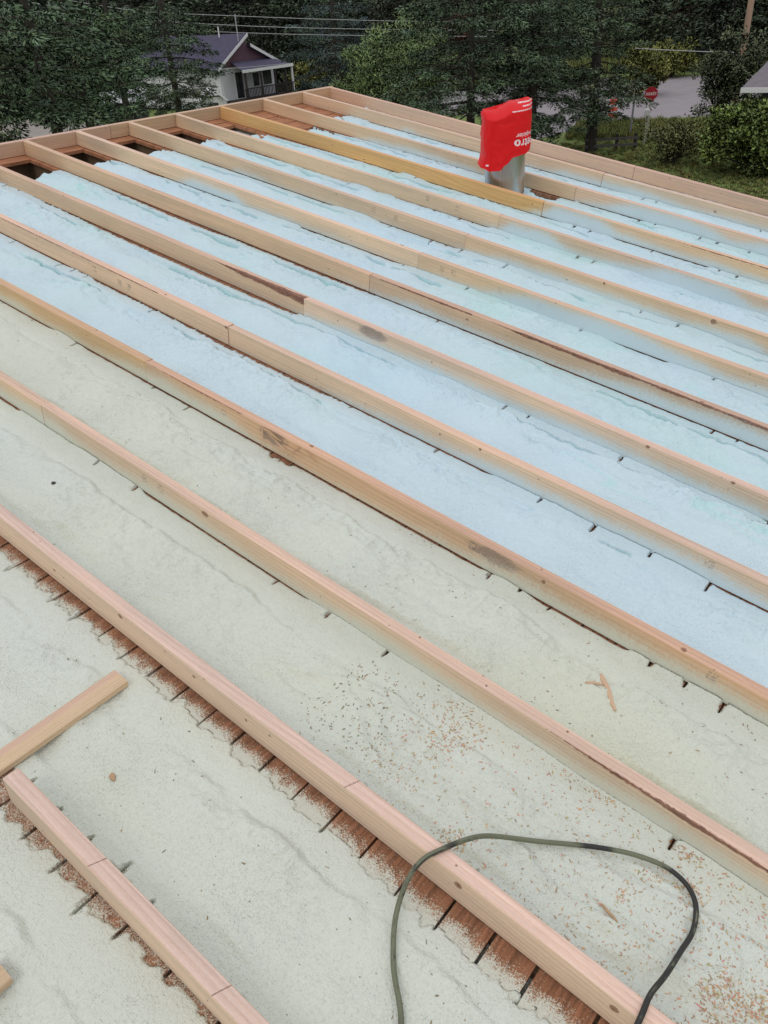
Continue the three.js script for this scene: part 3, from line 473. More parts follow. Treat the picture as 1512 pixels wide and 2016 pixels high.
function bagGeo() { // local x to the right of its printed front, z out of the front
  const NT = 160, NS = 64, top = [[-0.16, 0.435], [-0.145, 0.452], [-0.08, 0.452], [-0.03, 0.468], [0.02, 0.492], [0.08, 0.493], [0.13, 0.505], [0.16, 0.495]];
  const hemF = [[-0.17, 0.125], [-0.14, 0.118], [-0.1, 0.1], [-0.05, 0.104], [-0.01, 0.14], [0.04, 0.182], [0.1, 0.192], [0.16, 0.215]], hemB = [[-0.16, 0.13], [0, 0.16], [0.16, 0.2]];
  const pos = [], uv = [], idx = [];
  for (let s = 0; s <= NS; s++) for (let k = 0; k <= NT; k++) {
    const th = k / NT * Math.PI * 2 - Math.PI / 2, ct = Math.cos(th), sn = Math.sin(th); // th=0 right, 90 front
    const S = s / NS, ex = 0.6; let x = Math.sign(ct) * Math.pow(Math.abs(ct), ex) * 0.154, z = Math.sign(sn) * Math.pow(Math.abs(sn), ex) * 0.142;
    const crown = clamp(S / 0.16), dz = Math.pow(crown, 0.55); z *= lerp(0.1, 1, dz);
    x *= 1 + 0.03 * (1 - crown);
    const u = x, T = curve(top, u), B = sn > 0 ? lerp(curve(hemB, u), curve(hemF, u), ss(0, 0.35, sn)) : curve(hemB, u); let y = lerp(T, B, S) - 0.012 * crown * (1 - S) * 0;
    // creases: a long fold down the front, pulled corners, soft dents
    const f = 0.006 * (fbm(th * 2.4 + 3, S * 3.5 + 1, 3) - 0.5) + 0.004 * Math.sin(th * 9 + S * 5) * S * (1 - S) + 0.004 * (vn(th * 7, S * 9 + 20) - 0.5) + 0.005 * Math.abs(fbm(th * 3 + S * 6, S * 4 - th * 2 + 40, 2) - 0.5) * 2;
    const flare = S > 0.8 && ct < -0.4 ? (S - 0.8) * 0.1 * -ct : 0, pinch = 0.005 * Math.exp(-((S - 0.25) ** 2) / 0.02) * (ct < -0.2 ? 1 : 0);
    const rr = Math.hypot(x, z) || 1; x += x / rr * (f + flare) + (ct < 0 ? pinch : 0); z += z / rr * f;
    const ridge = 0.012 * Math.exp(-(((th - 1.95) / 0.22) ** 2)) * ss(0.05, 0.4, S); z -= ridge * (sn > 0 ? 1 : 0);
    pos.push(x, y, z); uv.push(1 - (k / NT), (y - 0.02) / 0.56);
  }
  for (let s = 0; s < NS; s++) for (let k = 0; k < NT; k++) { const a = s * (NT + 1) + k, b = a + 1, c = a + NT + 1, d = c + 1; idx.push(a, b, c, b, d, c); }
  for (let k = 0; k < NT / 2; k++) { const a = k, b = k + 1, c = NT - k, d = NT - k - 1; idx.push(a, c, b, b, c, d); } // seam along the top
  const g = new THREE.BufferGeometry(); g.setAttribute('position', new THREE.Float32BufferAttribute(pos, 3)); g.setAttribute('uv', new THREE.Float32BufferAttribute(uv, 2)); g.setIndex(idx); g.computeVertexNormals(); return g;
}
//BG
// ---------------------------------------------------------------- ground, roads
function noisyTex(base, spread, n, seed, f = 1) { return tex8(n, n, (i, j, o) => { const u = i / n, v = j / n, q = (x, y) => 0.5 * fbm(x * 0.02 * f + seed, y * 0.02 * f, 4) + 0.5 * vn(x * 0.45 * f, y * 0.45 * f + seed); const a = lerp(lerp(q(i, j), q(i - n, j), u), lerp(q(i, j - n), q(i - n, j - n), u), v) - 0.5; for (let k = 0; k < 3; k++) o[k] = base[k] + spread[k] * a; }); }
const grassTex = noisyTex([110, 126, 66], [60, 60, 34], 512, 3); grassTex.repeat.set(1 / 7, 1 / 7);
const asphTex = noisyTex([152, 144, 148], [34, 32, 34], 512, 9); asphTex.repeat.set(1 / 9, 1 / 9);
const gravTex = noisyTex([158, 150, 144], [60, 58, 56], 512, 19); gravTex.repeat.set(1 / 6, 1 / 6);
const grassMat = std({ map: grassTex, roughness: 1 }), asphMat = std({ map: asphTex, roughness: 0.95 }), gravMat = std({ map: gravTex, roughness: 1 });
function sheet(name, pts, y, mat, label) { // flat polygon in x, z with uv in metres
  const g = new THREE.ShapeGeometry(new THREE.Shape(pts.map(p => new THREE.Vector2(p[0], -p[1])))); g.rotateX(-Math.PI / 2); g.translate(0, y, 0);
  const p = g.attributes.position; for (let k = 0; k < p.count; k++) g.attributes.uv.setXY(k, p.getX(k), p.getZ(k));
  return tag(mesh(nm(name), g, mat, scene), label, null, null, 'structure');
}
sheet('ground', [[-420, -420], [420, -420], [420, 300], [-420, 300]], GROUND, grassMat, 'green ground round the houses');
sheet('road', [[-30, -68.5], [-19, -71.5], [-2, -76], [-2, -64], [-14, -59.8], [-7, -51.5], [10, -56], [10, -49], [-13, -47.6], [-17.7, -45], [-19, -36.5], [-24, -37.5], [-25, -45], [-36, -45.5], [-70, -56], [-70, -63], [-42, -54]], GROUND + 0.004, asphMat, 'grey asphalt road junction by the stop sign');
sheet('verge', [[-18.2, -60.2], [-14.4, -58.6], [-12, -60.6], [-16, -61.4]], GROUND + 0.008, grassMat, 'grass island in the junction');
sheet('driveway', [[-44, -13], [-40, -22], [-50, -34], [-70, -36], [-80, -20], [-62, -8]], GROUND + 0.004, gravMat, 'pale gravel driveway behind the left spruces');

// ---------------------------------------------------------------- trees
class Faces { // many small leaf faces in one geometry
  constructor() { this.p = []; this.n = []; this.c = []; }
  leaf(o, d, s, L, W, col, up) { // pointed diamond from o along d, spread along s
    const ax = o.x + d.x * L * 0.45, ay = o.y + d.y * L * 0.45, az = o.z + d.z * L * 0.45, W2_ = W / 2;
    const T = [o.x + d.x * L, o.y + d.y * L, o.z + d.z * L], A = [ax + s.x * W2_, ay + s.y * W2_, az + s.z * W2_], B = [ax - s.x * W2_, ay - s.y * W2_, az - s.z * W2_];
    this.p.push(o.x, o.y, o.z, ...A, ...T, o.x, o.y, o.z, ...T, ...B);
    const nx = d.y * s.z - d.z * s.y, ny = d.z * s.x - d.x * s.z, nz = d.x * s.y - d.y * s.x, k = ny < 0 ? -1 : 1;
    for (let q = 0; q < 6; q++) { this.n.push(nx * k, ny * k, nz * k); this.c.push(col[0], col[1], col[2]); }
  }
  geo() { const g = new THREE.BufferGeometry(); g.setAttribute('position', new THREE.Float32BufferAttribute(this.p, 3)); g.setAttribute('normal', new THREE.Float32BufferAttribute(this.n, 3)); g.setAttribute('color', new THREE.Float32BufferAttribute(this.c, 3)); return g; }
}
const leafMat = new THREE.MeshPhysicalMaterial({ vertexColors: true, roughness: 0.9, metalness: 0, side: THREE.DoubleSide, transmission: 0.4, thickness: 0 });
const barkMat = std({ map: noisyTex([66, 60, 55], [50, 46, 44], 256, 29, 2), roughness: 1 });
const tmpD = V(), tmpS = V(), tmpO = V();
function spruceGeo(seed, h, r, base, o = {}) {
  const R = rng(seed), F = new Faces(), wood = [], den = o.den ?? 1, tint = (o.tint ?? [0.046, 0.066, 0.04]).map(q => q * 4.0), len0 = o.len ?? 0.17, capY = o.cap ?? 7.6;
  let prev = V(0, 0, 0); const lx = (R() - 0.5) * 0.3, lz = (R() - 0.5) * 0.3, tr = o.trunk ?? h * 0.014 + 0.03;
  for (let k = 1; k <= 6; k++) { const q = V(lx * k / 6, h * k / 6, lz * k / 6); wood.push(rod(prev, q, tr * (1 - (k - 1) / 6.2), tr * (1 - k / 6.2), 9)); prev = q; }
  for (let y = base; y < h - 0.2; y += (o.step ?? 0.52) * (0.7 + 0.6 * R()) * (y > capY ? 2.2 : 1)) {
    const len = len0 * (y > capY ? 1.9 : 1);
    const t = (y - base) / (h - base), rad = r * Math.pow(1 - t, 0.75) * (0.55 + 0.45 * ss(0, 0.12, t)), nb = Math.round((5 + 2 * R()) * (y > capY ? 0.7 : 1)); let a0 = R() * 6.28;
    for (let b = 0; b < nb; b++) {
      const az = a0 + b / nb * 6.28 + (R() - 0.5) * 0.7, L = rad * (0.7 + 0.5 * R()), rise = 0.25 - 0.5 * (1 - t) * R(), sag = 0.14 + 0.16 * (1 - t) * R(), ca = Math.cos(az), sa = Math.sin(az);
      const cx = lx * y / h, cz = lz * y / h, at = (s) => V(cx + ca * L * s, y + L * (rise * s - sag * s * s * 1.6 + 0.10 * s * s * s), cz + sa * L * s);
      if (L > 0.5) { wood.push(rod(at(0), at(0.5), 0.018 + 0.008 * L, 0.012 + 0.003 * L, 4)); wood.push(rod(at(0.5), at(0.95), 0.012 + 0.003 * L, 0.004, 3)); }
      const hue = 0.6 + 0.8 * R(), gold = Math.max(0, R() - 0.7) * 0.9;
      const nc = Math.max(2, Math.round(L * 2.9 * den * (y > capY ? 0.5 : 1)));
      for (let k = 0; k < nc; k++) { // tufts strung along the bough and its side twigs
        const s = 0.22 + 0.82 * Math.pow((k + R()) / nc, 0.85), P = at(s), wid = L * 0.3 * Math.sin(Math.PI * Math.min(1, 0.25 + s * 0.78)) + 0.05, side = R() < 0.5 ? -1 : 1, off = (k === nc - 1 ? 0.1 : 1) * Math.pow(R(), 0.8) * wid * 1.4;
        const px = P.x - sa * side * off, py = P.y - off * (0.1 + 0.25 * R()), pz = P.z + ca * side * off, cr = (0.17 + 0.17 * R()) * (o.cl ?? 1) * (y > capY ? 1.7 : 1);
        const tv = hue * (0.55 + 0.9 * R()), tg = R() < 0.12 ? 0.5 * R() : 0, bl = R() < 0.15 ? 0.35 * R() : 0;
        const n = y > capY ? 14 : (o.n ?? 46) + Math.floor(10 * R());
        for (let m = 0; m < n; m++) {
          const a = R() * 6.28, u = R() * 2 - 1, q = Math.pow(R(), 0.5) * cr, sq = Math.sqrt(1 - u * u), ox = sq * Math.cos(a), oz = sq * Math.sin(a);
          tmpO.set(px + ox * q * 1.25, py + u * q * 0.55 - 0.25 * q * q / cr, pz + oz * q * 1.25);
          tmpD.set(ca * 0.55 + ox * 0.8 + (R() - 0.5) * 0.5, 0.28 * u - 0.28 + 0.5 * (R() - 0.4), sa * 0.55 + oz * 0.8 + (R() - 0.5) * 0.5).normalize();
          tmpS.set(R() - 0.5, (R() - 0.5) * 0.6, R() - 0.5).cross(tmpD).normalize();
          const v = tv * (0.65 + 0.6 * R()) * (1 + gold * 0.3);
          F.leaf(tmpO, tmpD, tmpS, len * (0.5 + 0.7 * R()), len * 0.26 * (0.6 + 0.7 * R()), [tint[0] * v * (1 + tg), tint[1] * v * (1 + 0.5 * tg), tint[2] * v * (1 + bl)]);
        }
      }
    }
  }
  return [F.geo(), merge(wood)];
}
function leafyGeo(seed, rx, h, base, o = {}) { // round-headed tree or shrub: limbs carrying clumps of leaves
  const R = rng(seed), F = new Faces(), wood = [], N = o.n ?? 9000, tint = (o.tint ?? [0.09, 0.115, 0.035]).map(q => q * 3.0), ls = o.leaf ?? 0.13, cl = [];
  const nc = o.clumps ?? 60, cy = (h + base) / 2, ry = (h - base) / 2;
  for (let k = 0; k < nc; k++) { const a = R() * 6.28, u = R() * 2 - 1, q = Math.pow(R(), o.hollow ?? 0.38), s = Math.sqrt(1 - u * u), lob = 0.78 + 0.3 * vn(a * 1.4 + seed, u * 2.2) + 0.12 * R(); cl.push([rx * s * Math.cos(a) * q * lob, cy + ry * u * q * lob, rx * s * Math.sin(a) * q * lob, (0.16 + 0.16 * R()) * (o.cr ?? rx), 0.7 + 0.6 * R()]); }
  const stems = o.stems ?? 4;
  for (let k = 0; k < nc; k += 2) { const c = cl[k], st = k % stems, sx = Math.cos(st * 2.4) * 0.12 * rx * (stems > 1 ? 1 : 0), sz = Math.sin(st * 2.4) * 0.12 * rx * (stems > 1 ? 1 : 0), m = V(lerp(sx, c[0], 0.35), lerp(base * 0.6, c[1], 0.55), lerp(sz, c[2], 0.35)); wood.push(rod(V(sx, base * 0.5, sz), m, 0.05 * (o.tw ?? 1), 0.03 * (o.tw ?? 1), 5), rod(m, V(c[0], c[1], c[2]), 0.028 * (o.tw ?? 1), 0.008, 4)); }
  for (let k = 0; k < stems; k++) wood.push(rod(V(Math.cos(k * 2.4) * 0.1 * (stems > 1 ? 1 : 0), 0, Math.sin(k * 2.4) * 0.1 * (stems > 1 ? 1 : 0)), V(Math.cos(k * 2.4) * 0.12 * rx * (stems > 1 ? 1 : 0), base * 0.5 + 0.3, Math.sin(k * 2.4) * 0.12 * rx * (stems > 1 ? 1 : 0)), 0.09 * (o.tw ?? 1), 0.06 * (o.tw ?? 1), 7));
  for (let k = 0; k < N; k++) {
    const c = cl[Math.floor(R() * nc)], a = R() * 6.28, u = R() * 2 - 1, q = Math.pow(R(), 0.45) * c[3], s = Math.sqrt(1 - u * u);
    tmpO.set(c[0] + q * s * Math.cos(a), c[1] + q * u * (o.flat ?? 0.8), c[2] + q * s * Math.sin(a)); if (tmpO.y < 0.05) continue;
    tmpD.set(R() - 0.5 + 0.6 * s * Math.cos(a), R() - 0.45 + (o.up ?? 0.1), R() - 0.5 + 0.6 * s * Math.sin(a)).normalize(); tmpS.set(R() - 0.5, R() - 0.5, R() - 0.5).cross(tmpD).normalize();
    const v = c[4] * (0.55 + 0.9 * R()), y = R() < 0.12 ? 0.35 : 0;
    F.leaf(tmpO, tmpD, tmpS, ls * (0.6 + 0.8 * R()), ls * (o.lw ?? 0.5) * (0.6 + 0.7 * R()), [tint[0] * v * (1 + y), tint[1] * v * (1 + y * 0.6), tint[2] * v]);
  }
  return [F.geo(), merge(wood)];
}
function tree(name, label, cat, x, z, geos, rot = 0, group) { const t = thing(name, label, cat, group); t.position.set(x, GROUND, z); t.rotation.y = rot; mesh('crown', geos[0], leafMat, t); mesh('trunk', geos[1], barkMat, t); return t; }
const GS = 'spruces near the roof';
tree('spruce_tree', 'dark spruce at the far left frame edge behind the rim board', 'tree', -18.9, -6.2, spruceGeo(11, 13, 3.0, 4.4, { den: 1.15 }), 0.3, GS);
tree('spruce_tree', 'tall spruce with bare lower trunk, second from the left frame edge', 'tree', -22.0, -10.2, spruceGeo(12, 15, 3.0, 4.7, { den: 1.15, trunk: 0.26 }), 1, GS);
tree('spruce_tree', 'green spruce in the middle of the left group, drooping boughs', 'tree', -25.0, -13.4, spruceGeo(13, 14, 2.9, 4.2, { den: 1.15, tint: [0.05, 0.078, 0.044] }), 2, GS);
tree('spruce_tree', 'spruce standing over the small dark shed', 'tree', -29.6, -18.4, spruceGeo(14, 14, 2.6, 4.7, { den: 1.05, trunk: 0.2 }), 3, GS);
tree('spruce_tree', 'spruce with a bare trunk in front of the white house', 'tree', -36.0, -26.3, spruceGeo(15, 14, 3.2, 2.8, { den: 1.35, trunk: 0.24 }), 4, GS);
tree('blue_spruce_tree', 'bluish spruce between the purple house and the round green tree', 'tree', -38.9, -43.3, spruceGeo(16, 13, 4.4, 0.5, { den: 0.9, tint: [0.042, 0.06, 0.054] }), 0, GS);
tree('round_leafy_tree', 'round olive green leafy tree behind the far roof corner', 'tree', -25.5, -33.4, leafyGeo(21, 3.1, 6.3, 0.3, { n: 30000, leaf: 0.17, lw: 0.36, clumps: 150, tint: [0.11, 0.148, 0.066], up: 0.35, cr: 2.6 }), 0);
tree('spruce_tree', 'broad dark spruce behind the red bag', 'tree', -16.9, -27.6, spruceGeo(17, 14, 4.6, 0.8, { den: 1.2 }), 5, GS);
tree('spruce_tree', 'dense spruce right of the red bag', 'tree', -15.6, -30.8, spruceGeo(18, 15, 3.4, 1.6, { den: 1.1, trunk: 0.3 }), 0.5, GS);
tree('spruce_tree', 'tall spruce with a dark trunk left of the stop sign', 'tree', -14.3, -34.6, spruceGeo(19, 15, 2.8, 1.9, { den: 1.1, trunk: 0.3, tint: [0.05, 0.07, 0.04] }), 1.5, GS);
tree('spruce_tree', 'far spruce behind the stop sign spruce beside the road', 'tree', -29.5, -55.5, spruceGeo(20, 13, 3.6, 1.0, { den: 0.8 }), 2.5, GS);
tree('copper_tree', 'dark copper brown tree beyond the road at upper right', 'tree', -27.2, -82.5, leafyGeo(31, 2.6, 8, 1.5, { n: 7000, leaf: 0.3, tint: [0.07, 0.036, 0.032], clumps: 60 }), 0);
tree('apple_tree', 'loose grey green tree in front of the utility pole', 'tree', -8.8, -36.6, leafyGeo(32, 1.75, 5.3, 1.4, { n: 9000, leaf: 0.15, tint: [0.06, 0.074, 0.04], clumps: 70, cr: 1.9, stems: 1, tw: 1.4, hollow: 0.6 }), 0);
tree('hedge_bush', 'large bright green bush on the lawn at the right frame edge', 'bush', -5.5, -31.4, leafyGeo(33, 2.1, 2.9, 0.1, { n: 22000, leaf: 0.15, lw: 0.6, tint: [0.1, 0.135, 0.04], clumps: 130, cr: 1.6 }), 0);
tree('olive_bush', 'loose olive brown bush left of the big bright bush', 'bush', -9.3, -32.3, leafyGeo(34, 1.35, 1.8, 0.1, { n: 4200, leaf: 0.14, lw: 0.4, tint: [0.1, 0.105, 0.045], clumps: 80, cr: 1.4, up: 0.4 }), 0);
tree('weed_bush', 'yellow green bush at the far road edge right of the spruces', 'bush', -24.6, -69.5, leafyGeo(35, 2.4, 2.6, 0.1, { n: 6000, leaf: 0.26, tint: [0.12, 0.13, 0.035], clumps: 50 }), 0);
tree('weed_bush', 'yellow green shrub behind the lower left side of the stop sign', 'bush', -21.5, -56.4, leafyGeo(36, 1.7, 3.2, 0.1, { n: 6000, leaf: 0.22, tint: [0.11, 0.12, 0.035], clumps: 50 }), 0);
tree('red_shrub', 'small red leaved shrub far behind the round green tree', 'bush', -41, -62, leafyGeo(37, 1.4, 5.6, 3.2, { n: 2500, leaf: 0.22, tint: [0.09, 0.028, 0.026], clumps: 24 }), 0);
tree('yellow_bush', 'yellowish bush beside the road right of the purple house', 'bush', -56, -57.5, leafyGeo(38, 2.2, 2.6, 0.1, { n: 5000, leaf: 0.24, tint: [0.12, 0.125, 0.04], clumps: 50 }), 0);
tree('low_bush', 'low green bush under the left spruces beside the shed', 'bush', -46, -19.5, leafyGeo(39, 1.8, 2.6, 0.1, { n: 6000, leaf: 0.18, tint: [0.06, 0.085, 0.03], clumps: 50 }), 0);
{ // the dark spruce wood beyond: one mass
  const [crown, wood] = spruceGeo(51, 12, 3.6, 0.2, { den: 0.55, len: 0.4, step: 0.6, n: 16, cl: 1.7, cap: 9.5, tint: [0.04, 0.056, 0.034] }), r = rng(606), L = [];
  const cx = 5.4, cz = 5.94, put = (az, d) => L.push([cx + d * Math.sin(az), cz - d * Math.cos(az)]);
  for (let k = 0; k < 150; k++) { const az = -1.55 + 1.75 * (k + r()) / 150, d = 96 + 46 * r(); put(az, d); }
  for (let k = 0; k < 46; k++) { const az = -1.5 + 0.62 * (k + r()) / 46; put(az, 92 + 14 * r()); }
  for (let k = 0; k < 14; k++) put(-0.86 + 0.26 * (k + r()) / 14, 86 + 12 * r());
  for (let k = 0; k < 10; k++) put(-0.67 + 0.2 * (k + r()) / 10, 56 + 10 * r());
  for (let k = 0; k < 26; k++) put(-0.36 + 0.5 * (k + r()) / 26, 84 + 8 * r());
  const keep = L.filter(([x, z]) => !(x > -68 && x < -45 && z > -53 && z < -36) && !(x > -36 && x < 0 && z > -74 && z < -40));
  const g = new THREE.Group(); g.name = 'spruce_wood'; tag(g, 'dense dark spruce wood beyond the houses and the road', 'wood', null, 'stuff'); scene.add(g);
  const C = new THREE.Color(), M = new THREE.Matrix4(), q = new THREE.Quaternion();
  for (const [nm_, geo, mat] of [['crowns', crown, leafMat], ['trunks', wood, barkMat]]) {
    const im = new THREE.InstancedMesh(geo, mat, keep.length), rr = rng(99); im.name = nm_;
    keep.forEach(([x, z], k) => { const s = 0.85 + 0.5 * rr(); q.setFromAxisAngle(V(0, 1, 0), rr() * 6.28); M.compose(V(x, GROUND, z), q, V(s, s * (0.9 + 0.3 * rr()), s)); im.setMatrixAt(k, M); const v = 0.6 + 0.7 * rr(); C.setRGB(v, v * (0.92 + 0.12 * rr()), v); im.setColorAt(k, C); });
    im.userData.kind = 'stuff'; g.add(im);
  }
}
{ // rough grass and weeds
  const F = new Faces(), R = rng(71); for (let k = 0; k < 26; k++) { const a = R() * 6.28, d = 0.22 * R(); tmpO.set(d * Math.cos(a), 0, d * Math.sin(a)); tmpD.set((R() - 0.5) * 0.8, 1, (R() - 0.5) * 0.8).normalize(); tmpS.set(R() - 0.5, 0, R() - 0.5).cross(tmpD).normalize(); const v = 0.7 + 0.6 * R(); F.leaf(tmpO, tmpD, tmpS, 0.5 + 0.5 * R(), 0.05, [0.3 * v, 0.335 * v, 0.105 * v]); }
  const spots = []; const add = (n, f) => { for (let k = 0; k < n; k++) spots.push(f()); };
  add(1500, () => { const t = R(), u = R(); return [lerp(-19, -6, t) + 2 * u, lerp(-41.5, -45.5, t) + 5.5 * u - 1, 0.3 + 0.35 * R()]; });
  add(5000, () => [-22 + 24 * R(), -40 + 18 * R(), 0.1 + 0.12 * R()]);
  add(900, () => { const t = R(); return [lerp(-36, -4, t) + 3 * (R() - 0.5), lerp(-72, -80, t) + 4 * (R() - 0.7), 0.7 + 0.8 * R()]; });
  add(500, () => [-18 + 5 * R(), -61.3 + 2 * R(), 0.12 + 0.1 * R()]);
  add(1500, () => [-70 + 30 * R(), -68 + 8 * R(), 0.3 + 0.5 * R()]);
  add(1600, () => [-50 + 22 * R(), -40 + 22 * R(), 0.3 + 0.4 * R()]);
  const ok = spots.filter(([x, z, s]) => !(s < 0.3 && x < -16 && z < -36) && !(x > -57 && x < -47 && z > -50 && z < -38));
  const im = new THREE.InstancedMesh(F.geo(), leafMat, ok.length), M = new THREE.Matrix4(), q = new THREE.Quaternion(), C = new THREE.Color();
  ok.forEach(([x, z, s], k) => { q.setFromAxisAngle(V(0, 1, 0), R() * 6.28); M.compose(V(x, GROUND, z), q, V(1.2 * Math.max(s, 0.5), s, 1.2 * Math.max(s, 0.5))); im.setMatrixAt(k, M); const v = s < 0.3 ? 0.8 + 0.5 * R() : 0.75 + 0.5 * R(); C.setRGB(v * (0.85 + 0.4 * R()), v, v); im.setColorAt(k, C); });
  im.name = 'grass'; tag(im, 'mown grass and tall weeds round the lawn and roads', 'grass', null, 'stuff'); scene.add(im);
}
// ---------------------------------------------------------------- houses and sheds
const whiteSide = std({ color: lin(0.82, 0.82, 0.86), roughness: 0.7 }), trimMat = std({ color: lin(0.8, 0.8, 0.8), roughness: 0.6 }), purple = std({ color: lin(0.16, 0.085, 0.11), roughness: 0.85 }), shingle = std({ map: noisyTex([78, 74, 96], [50, 48, 50], 256, 55, 2), roughness: 0.95 }), darkWood = std({ color: lin(0.035, 0.028, 0.03), roughness: 0.8 }), glass = std({ color: lin(0.03, 0.035, 0.04), roughness: 0.08, metalness: 0.1 });
function slab(pts, t) { // thick roof slab over 4 points (world order round the edge)
  const g = new THREE.BufferGeometry(), p = []; const q = pts.map(a => V(...a)), d = q.map(a => a.clone().add(V(0, -t, 0)));
  const f = (a, b, c, e) => { for (const k of [a, b, c, a, c, e]) p.push(k.x, k.y, k.z); }; f(q[0], q[1], q[2], q[3]); f(d[3], d[2], d[1], d[0]); for (let k = 0; k < 4; k++) f(q[(k + 1) % 4], q[k], d[k], d[(k + 1) % 4]);
  g.setAttribute('position', new THREE.Float32BufferAttribute(p, 3)); g.computeVertexNormals(); const uv = []; for (let k = 0; k < p.length; k += 3) uv.push(p[k] / 2, p[k + 2] / 2); g.setAttribute('uv', new THREE.Float32BufferAttribute(uv, 2)); return g;
}
{ // white and purple bungalow, gable to +x
  const t = thing('bungalow', 'white bungalow with purple gable, dark porch and shingle roof at upper left', 'house'); t.position.set(-50.9, GROUND + 0.15, -45.8);
  // local: x back is negative, z + is its left side as seen
  for (let k = 0; k < 14; k++) mesh('siding_board', box(11.6, 0.2, 0.05, -5.8, 0.11 + k * 0.215, 3.2).rotateX(0), whiteSide, t);
  mesh('wall', box(11.5, 3.05, 0.1, -5.8, 1.52, 3.12), whiteSide, t); mesh('wall', box(11.5, 3.05, 0.12, -5.8, 1.52, -2.75), whiteSide, t); mesh('wall', box(0.12, 3.05, 5.85, -0.05, 1.52, 0.17), whiteSide, t); mesh('wall', box(0.12, 3.05, 5.85, -11.5, 1.52, 0.17), whiteSide, t);
  for (let k = 0; k < 13; k++) mesh('siding_board', box(0.04, 0.2, 5.8, 0.03, 0.11 + k * 0.215, 0.17), whiteSide, t);
  const sh = new THREE.Shape([[3.3, 3.0], [3.3, 3.05], [0.05, 5.1], [-0.05, 5.1], [-0.05, 4.35], [-2.85, 3.05], [-2.85, 3.0]].map(p => new THREE.Vector2(p[0], p[1]))); const gg = new THREE.ExtrudeGeometry(sh, { depth: 0.1, bevelEnabled: false }); gg.rotateY(-Math.PI / 2); gg.translate(0.05, 0, 0); mesh('gable_wall', gg, purple, t);
  const r1 = mesh('roof', slab([[0.5, 5.25, 0.1], [-12, 5.25, 0.1], [-12, 3.0, 3.75], [0.5, 3.0, 3.75]], 0.14), shingle, t); mesh('rake_trim', slab([[0.54, 5.28, 0.1], [0.5, 5.28, 0.1], [0.5, 3.02, 3.78], [0.54, 3.02, 3.78]], 0.22), trimMat, r1);
  const r2 = mesh('roof', slab([[-12, 4.5, -0.05], [0.5, 4.5, -0.05], [0.5, 3.02, -3.2], [-12, 3.02, -3.2]], 0.14), shingle, t); mesh('rake_trim', slab([[0.5, 4.54, -0.05], [0.54, 4.54, -0.05], [0.54, 3.05, -3.25], [0.5, 3.05, -3.25]], 0.24), trimMat, r2);
  mesh('upper_wall', box(11.6, 0.75, 0.1, -5.8, 4.75, 0.0), purple, t);
  const pr = mesh('porch_roof', slab([[0.06, 3.35, 1.9], [0.06, 3.35, -2.5], [2.4, 2.85, -2.75], [2.4, 2.85, 2.9]].reverse(), 0.1), shingle, t); mesh('porch_fascia', box(0.06, 0.2, 5.7, 2.43, 2.76, 0.08), trimMat, pr);
  for (const z of [2.6, 0.9, -0.7, -1.9, -2.7]) mesh('porch_post', box(0.13, 2.1, 0.13, 2.3, 1.7, z), z < -2.5 ? trimMat : darkWood, t);
  mesh('porch_deck', box(2.4, 0.65, 5.8, 1.25, 0.33, 0), darkWood, t);
  for (let k = 0; k < 34; k++) mesh('baluster', box(0.05, 0.85, 0.05, 2.35, 1.08, 2.8 - k * 0.165), darkWood, t);
  mesh('handrail', box(0.09, 0.07, 5.6, 2.35, 1.52, 0), darkWood, t);
  for (const [z, w, y, h] of [[1.3, 0.9, 1.65, 2.0], [-0.6, 0.8, 1.9, 1.1], [-1.9, 1.1, 1.95, 1.2]]) { const f = mesh(h > 1.5 ? 'door' : 'window', box(0.06, h, w, 0.06, y, z), trimMat, t); mesh('pane', box(0.04, h - 0.14, w - 0.14, 0.09, y, z), glass, f); }
  mesh('service_mast', rod(V(0.2, 4.6, 0.9), V(0.2, 6.6, 0.9), 0.05), std({ color: lin(0.4, 0.4, 0.42) }), t); mesh('vent_pipe', rod(V(-2.6, 5.0, 0.4), V(-2.6, 5.8, 0.4), 0.06), trimMat, t);
}
{ const t = thing('garden_shed', 'small dark shed with a pale metal roof under the left spruces', 'shed'); t.position.set(-49.2, GROUND, -32); t.rotation.y = 0.95;
  for (let k = 0; k < 12; k++) mesh('plank', box(0.23, 2.1, 0.05, -1.32 + k * 0.24, 1.05, 1.1), darkWood, t); mesh('wall', box(2.8, 2.08, 2.1, 0, 1.04, 0), darkWood, t);
  mesh('roof', slab([[-1.6, 2.1, 1.4], [1.6, 2.1, 1.4], [1.6, 2.75, 0], [-1.6, 2.75, 0]], 0.06), std({ color: lin(0.55, 0.55, 0.58), roughness: 0.5, metalness: 0.3 }), t); mesh('roof', slab([[-1.6, 2.75, 0], [1.6, 2.75, 0], [1.6, 2.1, -1.4], [-1.6, 2.1, -1.4]], 0.06), std({ color: lin(0.5, 0.5, 0.53), roughness: 0.5, metalness: 0.3 }), t); }
{ const t = thing('playhouse', 'tiny white gabled playhouse in front of the purple house', 'playhouse'); t.position.set(-47.6, GROUND, -38.6); t.rotation.y = 0.95; t.scale.setScalar(1.3);
  mesh('wall', box(1.2, 1.25, 1.2, 0, 0.63, 0), trimMat, t); mesh('roof', slab([[-0.85, 1.1, 0.85], [0, 1.75, 0.85], [0, 1.75, -0.85], [-0.85, 1.1, -0.85]], 0.1), trimMat, t); mesh('roof', slab([[0, 1.75, 0.85], [0.85, 1.1, 0.85], [0.85, 1.1, -0.85], [0, 1.75, -0.85]], 0.1), trimMat, t); mesh('door', box(0.55, 0.95, 0.05, 0, 0.5, 0.62), darkWood, t); }
